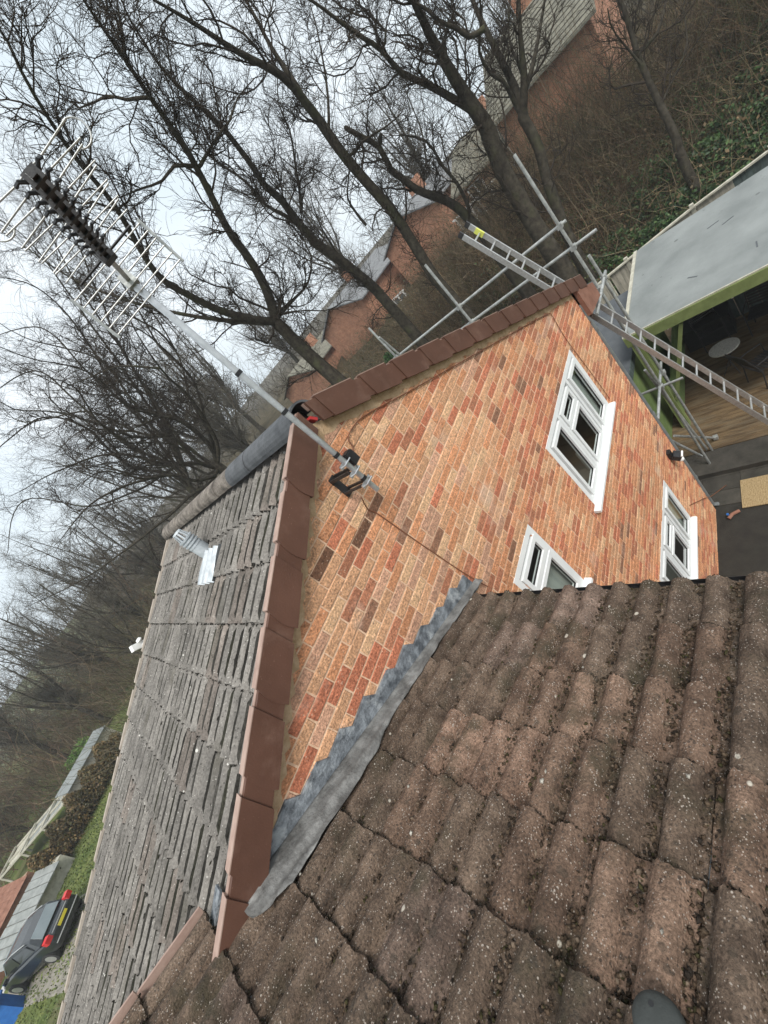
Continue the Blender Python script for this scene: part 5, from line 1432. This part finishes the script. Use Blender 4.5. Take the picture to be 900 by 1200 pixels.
  ([(7.41,23.2,6.71),(7.41,22.9,7.98),(6.43,22.71,10.05),(6.57,21.86,12.43),(5.57,21.38,13.8),(2.68,21.51,14.06)], 0.13, 0.03),
 ],
 'H': [
  ([(16.62,-0.24,2.58),(16.91,-0.21,3.81),(17.05,-0.22,4.58),(17.15,-0.23,5.3),(17.25,-0.32,6.27),(17.28,-0.35,6.92)], 0.20, 0.08),
  ([(17.15,-0.23,5.3),(17.46,-0.71,5.28),(17.86,-0.99,5.59),(18.29,-1.22,5.82)], 0.09, 0.04),
  ([(16.91,-0.21,3.81),(17.29,-0.7,4.14),(17.74,-1.16,4.52),(18.23,-1.3,5.2)], 0.06, 0.03),
  ([(17.1,-0.24,4.91),(16.89,-0.1,5.59),(16.59,-0.08,6.13),(16.25,-0.18,6.74)], 0.06, 0.03),
 ],
}

# ------------------------------------------------------------------ trees
def unit(a): return a / (np.linalg.norm(a, axis=-1, keepdims=True) + 1e-9)
def resample(P, R0, R1, step=0.28, wig=0.05, rr=None):
    P = V(P, float); out = [P[0]]
    n = len(P)
    pts = []
    for i in range(n - 1):
        a0, a1, a2, a3 = P[max(i - 1, 0)], P[i], P[i + 1], P[min(i + 2, n - 1)]
        m = max(2, int(np.linalg.norm(a2 - a1) / step))
        for t in np.linspace(0, 1, m, endpoint=False):
            pts.append(0.5 * ((2 * a1) + (-a0 + a2) * t + (2 * a0 - 5 * a1 + 4 * a2 - a3) * t * t + (-a0 + 3 * a1 - 3 * a2 + a3) * t ** 3))
    pts.append(P[-1]); pts = V(pts)
    w = rr.normal(0, 1, pts.shape)
    for _ in range(2): w[1:-1] = (w[:-2] + w[1:-1] + w[2:]) / 3
    w[0] = w[-1] = 0
    pts = pts + w * wig
    d = np.r_[0, np.cumsum(np.linalg.norm(np.diff(pts, axis=0), axis=1))]; d /= d[-1]
    return pts, R0 + (R1 - R0) * d ** 0.85
def spawn(starts, tang, L, r0, k, rr, ang=(0.5, 1.1), up=0.10, wander=0.22, taper=0.35):
    n = len(starts)
    ref = unit(rr.normal(0, 1, (n, 3)))
    perp = unit(np.cross(tang, ref))
    a = rr.uniform(ang[0], ang[1], n)[:, None]
    d = unit(np.cos(a) * tang + np.sin(a) * perp)
    P = np.zeros((n, k, 3)); P[:, 0] = starts
    st = (L / (k - 1))[:, None]
    T = np.zeros((n, k, 3)); T[:, 0] = d
    for j in range(1, k):
        d = unit(d + rr.normal(0, wander, (n, 3)) + V([0, 0, up]))
        P[:, j] = P[:, j - 1] + d * st; T[:, j] = d
    Rr = r0[:, None] * np.linspace(1, taper, k)[None]
    return P, Rr, T
def sub(P, T, Rr, per, lens, r, k, rr, **kw):
    n, kk, _ = P.shape
    idx = np.repeat(np.arange(n), per); j = rr.integers(max(1, kk // 4), kk, len(idx)); f = rr.uniform(0, 1, len(idx))[:, None]
    s = P[idx, j] * f + P[idx, j - 1] * (1 - f)
    L = rr.uniform(lens[0], lens[1], len(idx)) * (1.15 - 0.5 * j / kk)
    rad = np.minimum(rr.uniform(r[0], r[1], len(idx)), Rr[idx, j] * 0.85)
    return spawn(s, T[idx, j], L, rad, k, rr, **kw)
def grow_tree(name, limbs, label, seed, d1=2.4, l1=(1.0, 3.0), n2=9, n3=7, base=None, group='bare trees behind the house', up=0.08, tw=1.0, trad=0.88, stub=0.5, tmin=0.0, tm='twig'):
    rr = np.random.default_rng(seed)
    limbs = [(list(p), a * trad, b * trad if i == 0 else b * stub) for i, (p, a, b) in enumerate(limbs)]
    p0 = V(limbs[0][0][0]); p1 = V(limbs[0][0][1])
    d = p0 - p1; d = d / max(1e-6, -d[2])
    bz = None
    bx, by = p0[0] + d[0] * .35 * p0[2], p0[1] + d[1] * .35 * p0[2]
    gz_ = float(bank(V(bx), V(by)))
    b0 = V([bx, by, gz_ - 0.15])
    r0 = limbs[0][1]
    trunk = [(np.vstack([b0, b0 * .5 + p0 * .5, p0]), r0 * 1.45, r0)] + limbs
    groups = []; S = []; Tn = []; Rs = []; Ls = []
    for (pts, ra, rb) in trunk:
        P, Rr = resample(pts, ra, rb, 0.3, 0.035, rr)
        te = unit(P[-1] - P[-2]); P2 = np.vstack([P, P[-1] + te * Rr[-1] * .6, P[-1] + te * Rr[-1] * .95]); R2 = np.r_[Rr, Rr[-1] * .7, Rr[-1] * .05]
        groups.append((P2[None], R2[None], 9))
        Tn_ = unit(np.gradient(P, axis=0)); L = np.linalg.norm(np.diff(P, axis=0), axis=1).sum()
        if ra > r0 * 1.2: continue
        m = int(L * d1); j = rr.integers(1, len(P), m); t = j / len(P)
        keep = ((t > 0.12) | (ra < r0 * .9)) & (t > tmin)
        j = j[keep]; t = t[keep]
        S.append(P[j]); Tn.append(Tn_[j]); Rs.append(Rr[j]); Ls.append(rr.uniform(l1[0], l1[1], len(j)) * (1.15 - .45 * t))
    S, Tn, Rs, Ls = map(np.concatenate, (S, Tn, Rs, Ls))
    A = spawn(S, Tn, Ls, np.minimum(Rs * .55, rr.uniform(.018, .045, len(S)) * tw), 8, rr, (0.45, 1.05), up, .33)
    B = sub(A[0], A[2], A[1], n2, (.5, 1.6), (.010 * tw, .017 * tw), 5, rr, ang=(.4, 1.0), up=up * .8, wander=.42)
    Cc = sub(B[0], B[2], B[1], n3, (.25, .85), (.0058 * tw, .0088 * tw), 4, rr, ang=(.35, 1.0), up=up * .6, wander=.42, taper=.5)
    root = thing(name, label, 'tree', tuple(b0), group)
    v, q = polylines_mesh(groups)
    link('trunk', fast_mesh('trunk', v - b0, q, M['bark'], smooth=True), root)
    v, q = polylines_mesh([(A[0], A[1], 4), (B[0], B[1], 3), (Cc[0], Cc[1], 3)])
    link('crown', fast_mesh('crown', v - b0, q, M[tm], smooth=True), root)
    return root
grow_tree('bare_tree', TREES['A'], 'bare forked tree with a low limb reaching left behind the mast', 1, 2.9, (1.0, 2.8), 10, 7)
grow_tree('bare_tree', TREES['B'], 'slender bare tree forking above the brick gable roofs', 2, 3.0, (1.0, 2.8), 10, 7)
grow_tree('bare_tree', TREES['C'], 'tall bare tree with straight leaning trunk crossing the far brick gable', 3, 3.0, (1.0, 3.0), 10, 7)
grow_tree('bare_tree', TREES['D'], 'bare tree whose snapped limb ends in a stub', 4, 2.4, (.8, 2.2), 8, 6, stub=1.0)
grow_tree('bare_tree', TREES['E'], 'thickest bare tree with massive spreading limbs', 5, 2.8, (1.0, 2.6), 9, 6, trad=.66)
grow_tree('bare_tree', TREES['F'], 'bare tree with a cluster of upright stems against the tiled house', 6, 1.9, (.8, 2.0), 7, 5, trad=.62)
grow_tree('bare_tree', TREES['G'], 'broad multi stemmed bare tree fanning out behind the roof ridge', 7, 1.9, (.9, 2.6), 8, 6, up=.02, tmin=.22)
grow_tree('bare_tree', TREES['H'], 'thin bare tree rising out of the bramble bank', 8, 2.6, (.8, 2.2), 7, 5, trad=.62)

grow_tree('bare_tree', TREES['I'], 'farther thin stemmed bare tree filling the sky left of the mast', 9, 2.3, (1.2, 3.6), 6, 6, up=.02, tw=1.25, tmin=.15)
# farther bare trees, three kinds, each planted several times
FAR = [((-24, 44), .95), ((-19, 47), 1.1), ((-14.5, 42), .9), ((-10.5, 46), 1.15), ((-6.5, 41), 1.0), ((-2.5, 45), 1.2), ((1.5, 39), 1.05), ((5.5, 43), 1.2), ((-21, 56), 1.3),
       ((-12, 57), 1.35), ((-4, 55), 1.3), ((4, 54), 1.4), ((10, 50), 1.35), ((-30, 52), 1.2), ((11.5, 36), 1.45), ((16, 31), 1.35), ((18, 35), 1.5), ((-1.0, 33), .8),
       ((36, 6), 1.0), ((38, 16), 1.1), ((37, 27), 1.2), ((33, 38), 1.3), ((25, 42), 1.4), ((40, -3), .95)]
kinds = []
for s_ in range(3):
    r_ = np.random.default_rng(70 + s_); lim = [([(0, 0, .6), (.1, 0, 1.6), (.15, .1, 2.6)], .20, .17)]
    for q in range(9):
        a = q * 2.4 + r_.uniform(-.4, .4); sp = r_.uniform(.8, 3.4); hh = r_.uniform(7.5, 12.5)
        lim.append(([(.15, .1, 2.4 + .1 * q * .3), (.15 + sp * .3 * math.cos(a), .1 + sp * .3 * math.sin(a), 4.2), (.15 + sp * .65 * math.cos(a), .1 + sp * .65 * math.sin(a), hh * .62), (.15 + sp * math.cos(a + .2), .1 + sp * math.sin(a + .2), hh)], .10, .03))
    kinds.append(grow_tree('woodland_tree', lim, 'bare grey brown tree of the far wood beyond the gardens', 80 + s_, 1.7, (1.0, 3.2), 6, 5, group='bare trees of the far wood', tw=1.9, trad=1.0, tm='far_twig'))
for i, ((x, y), k) in enumerate(FAR):
    o = kinds[i % 3] if i < 3 else copy_tree(kinds[i % 3])
    o['label'] = 'bare tree standing behind the row of brick houses' if x > 22 else 'bare tree rising close behind the broad multi stemmed tree' if y < 40 and x > 0 else 'bare grey brown tree in the far wood beyond the timber run'
    o.location = (x, y, float(bank(V(float(x)), V(float(y)))) - .15); o.rotation_euler = (0, 0, i * 1.7); o.scale = (k, k, k * (1 + .08 * math.sin(i * 2.3)))
# ------------------------------------------------------------------ brambles, ivy, scrub
def brush(name, n, xr, yr, hr, seed, cols, keepf=None, lean=0.5, rad=(.007, .016), ntw=3, kind='stuff', up=.12, tws=(.4, 1.2)):
    rr = np.random.default_rng(seed)
    x = rr.uniform(*xr, n); y = rr.uniform(*yr, n)
    if keepf is not None:
        k = keepf(x, y, rr); x, y = x[k], y[k]
    n = len(x)
    s = np.c_[x, y, bank(x, y) - .05]
    d = unit(np.c_[rr.normal(0, lean, (n, 2)), np.ones(n)])
    L = rr.uniform(*hr, n)
    A = spawn(s, d, L, rr.uniform(*rad, n), 6, rr, (0.0, 0.5), up, .36)
    B = sub(A[0], A[2], A[1], ntw, tws, (rad[0] * .6, rad[0] * .95), 3, rr, ang=(.4, 1.2), up=.05, wander=.42)
    v, q = polylines_mesh([(A[0], A[1], 3), (B[0], B[1], 3)])
    cols = V(cols); ca = cols[rr.integers(0, len(cols), n)] * rr.uniform(.7, 1.3, (n, 1))
    cc = np.concatenate([np.repeat(ca, 18, 0), np.repeat(np.repeat(ca, ntw, 0), 9, 0)])
    o = link(name, fast_mesh(name, v, q, M['brush'], cc, smooth=True))
    return tag(o, kind=kind)
def leaves(name, n, posf, size, seed, cols, mname='leaf'):
    rr = np.random.default_rng(seed)
    p = posf(n, rr); n = len(p)
    u = unit(rr.normal(0, 1, (n, 3))); w = unit(np.cross(u, rr.normal(0, 1, (n, 3)) + V([0, 0, .6])))
    s = rr.uniform(*size, n)[:, None]
    v = np.stack([p - u * s, p + w * s * .7, p + u * s, p - w * s * .7], 1).reshape(-1, 3)
    q = np.arange(n * 4).reshape(-1, 4)
    cols = V(cols); c = cols[rr.integers(0, len(cols), n)] * rr.uniform(.65, 1.35, (n, 1))
    return link(name, fast_mesh(name, v, q, M[mname], np.repeat(c, 4, 0)))
BR = [(0.11, 0.073, 0.046), (0.155, 0.108, 0.068), (0.075, 0.057, 0.038), (0.20, 0.155, 0.105), (0.095, 0.090, 0.050)]
OL = [(0.085, 0.080, 0.045), (0.11, 0.10, 0.06), (0.065, 0.055, 0.035), (0.14, 0.12, 0.085)]
tag(brush('bramble_thicket', 6000, (15.2, 25), (-9, 13), (1.0, 3.6), 21, BR, lambda x, y, r: x > np.interp(y, [-9, -2, 2, 8], [21.5, 19.0, 16.4, 13]) + r.normal(0, .7, len(x)), lean=.6), 'tangled brown bramble thicket covering the bank', 'brambles')
tag(brush('bramble_scrub', 2100, (12.8, 24), (8, 24), (.8, 2.4), 22, OL + BR, lean=.55), 'olive brown scrub below the far brick gables', 'scrub')
tag(brush('pale_dead_stems', 800, (15, 24), (-6, 9), (1.2, 3.2), 23, [(.27, .22, .14), (.22, .18, .11)], lean=.9, ntw=2), 'pale dead stems poking through the brambles', 'dead stems')
def fence_x(y): return np.interp(y, [-6.5, -2.0, -.3, 2.0, 5.6, 8.0], [15.6, 14.35, 13.95, 13.0, 11.0, 9.8])
def ivy_pos(n, rr):
    y = rr.uniform(-9, 9, n); x = fence_x(y) + .25 + 9.5 * rr.random(n) ** 1.3
    k = rr.random(n) < np.clip(1.3 - (x - fence_x(y)) / (3.4 + .9 * np.sin(y * 1.1) + 2.3 * np.clip(2.0 - y, 0, 8)), 0.10, 1)
    x, y = x[k], y[k]
    bump = .55 + .35 * np.sin(x * 2.1 + y * 1.3) * np.sin(y * 1.7) + .25 * np.sin(x * 4.3 - y * 3.1)
    return np.c_[x, y, bank(x, y) + rr.uniform(0, 1, len(x)) ** .6 * np.clip(bump, .15, 1.2) + .25]
tag(leaves('ivy_cover', 130000, ivy_pos, (.030, .075), 31, [(.042, .085, .028), (.030, .062, .022), (.065, .11, .038), (.020, .044, .016)]), 'dark green ivy and bramble leaves sprawling over the lower bank', 'ivy', kind='stuff')
def lit_pos(n, rr):
    x = rr.uniform(14, 27, n); y = rr.uniform(-9, 20, n)
    return np.c_[x, y, bank(x, y) + rr.uniform(0, 1.3, n) ** 1.4]
tag(leaves('dead_leaves', 26000, lit_pos, (.03, .07), 32, [(.10, .065, .035), (.07, .05, .03), (.13, .09, .05), (.05, .055, .02)]), 'brown dead leaves caught through the brambles', 'dead leaves', kind='stuff')
tag(brush('tall_bramble', 2000, (20.0, 24.6), (-5, 7.5), (2.2, 5.8), 24, BR + OL, lean=.4), 'taller brambles screening the foot of the tiled house', 'brambles')
# left hand scrub in front of the fanning tree, out to the horizon
tag(brush('olive_thicket', 2600, (-3.8, 9), (13.5, 27), (2.0, 7.0), 41, OL, lean=.45, rad=(.008, .018), ntw=4, tws=(.5, 1.6)), 'olive brown thicket of thin stems behind the house', 'thicket')
tag(brush('red_brown_thicket', 1900, (-26, 8), (39, 60), (3.0, 11.0), 42, BR + [(.13, .09, .065)], lean=.45, rad=(.014, .034), ntw=5, tws=(.8, 2.4)), 'red brown wall of bare thicket beyond the run', 'thicket')
tag(brush('distant_wood', 1200, (-70, 60), (60, 120), (7, 19), 43, [(.085, .078, .065), (.11, .10, .085), (.07, .065, .055)], lean=.3, rad=(.03, .07), ntw=5, tws=(1.5, 4.5)), 'distant grey brown bare wood on the horizon', 'wood')
tag(brush('roadside_wood', 600, (36, 70), (-10, 60), (4, 9), 44, [(.085, .078, .065), (.10, .09, .07)], lean=.3, rad=(.02, .05), ntw=5, tws=(1.2, 3.5)), 'bare wood behind the row of brick houses', 'wood')

def hedge(name, pts, wid, h, n, cols, label, cat, seed, size=(.04, .09)):
    a, b = V(pts[0]), V(pts[1])
    def pf(n, rr):
        t = rr.random(n); side = rr.normal(0, .42, n) * wid; z = rr.random(n) ** .7 * h * (1 - .25 * (side / wid) ** 2) * (.85 + .2 * np.sin(t * 31))
        d = (b - a) / np.linalg.norm(b - a); nn = V([-d[1], d[0], 0])
        return a + t[:, None] * (b - a) + side[:, None] * nn + np.c_[np.zeros(n), np.zeros(n), z]
    root = thing(name, label, cat, tuple((a + b) / 2))
    o = leaves('foliage', n, pf, size, seed, cols); o.parent = root; o.location = -(a + b) / 2
    rr = np.random.default_rng(seed + 1); m = 160
    s = a + rr.random((m, 1)) * (b - a) + rr.normal(0, .3 * wid, (m, 1)) * V([.6, .8, 0])
    A = spawn(s, unit(np.c_[rr.normal(0, .3, (m, 2)), np.ones(m)]), rr.uniform(h * .7, h * 1.05, m), np.full(m, .018), 6, rr, (0, .4), .05, .2)
    v, q = polylines_mesh([(A[0], A[1], 3)]); l = link('stems', fast_mesh('stems', v, q, M['twig']), root); l.location = -(a + b) / 2
    return root
hedge('beech_hedge', ((-12.0, 28.6, 0), (-6.0, 31.6, 0)), 1.0, 1.7, 16000, [(.12, .075, .030), (.085, .060, .022), (.15, .10, .045), (.06, .055, .02)], 'brown leaved hedge running beside the timber run', 'hedge', 51)
hedge('laurel_bush', ((-8.9, 35.6, 0), (-7.4, 36.8, 0)), .9, 1.9, 5000, [(.09, .17, .035), (.06, .12, .025), (.12, .20, .05)], 'bright green laurel bush beside the pale lean-to roof', 'bush', 53)
hedge('conifer_bush', ((15.6, 12.6, 1.0), (16.2, 13.0, 1.0)), .55, 2.6, 5000, [(.035, .085, .025), (.05, .11, .03)], 'small dark evergreen bush just beyond the right verge', 'bush', 55)
def lawn_pos(n, rr):
    x = rr.uniform(-14, -5, n); y = rr.uniform(13, 34, n)
    return np.c_[x, y, rr.uniform(0, .06, n)]
tag(leaves('lawn_grass', 16000, lawn_pos, (.03, .06), 61, [(.10, .13, .03), (.14, .155, .045), (.075, .105, .025)]), 'rough green grass strip beside the drive', 'grass', kind='stuff')

# ------------------------------------------------------------------ thin winter haze
hz_ = MB(); hz_.box(-140, 140, -60, 170, -1.5, 24)
hm = bpy.data.materials.new('haze'); hm.use_nodes = True
hn_ = hm.node_tree; hn_.nodes.clear()
ho = hn_.nodes.new('ShaderNodeOutputMaterial'); hv = hn_.nodes.new('ShaderNodeVolumePrincipled')
hv.inputs['Color'].default_value = (0.92, 0.95, 0.96, 1); hv.inputs['Density'].default_value = 0.0012
hn_.links.new(hv.outputs[0], ho.inputs['Volume'])
hz_ob = hz_.build('haze', hm); tag(hz_ob, kind='stuff'); hz_ob.display_type = 'WIRE'
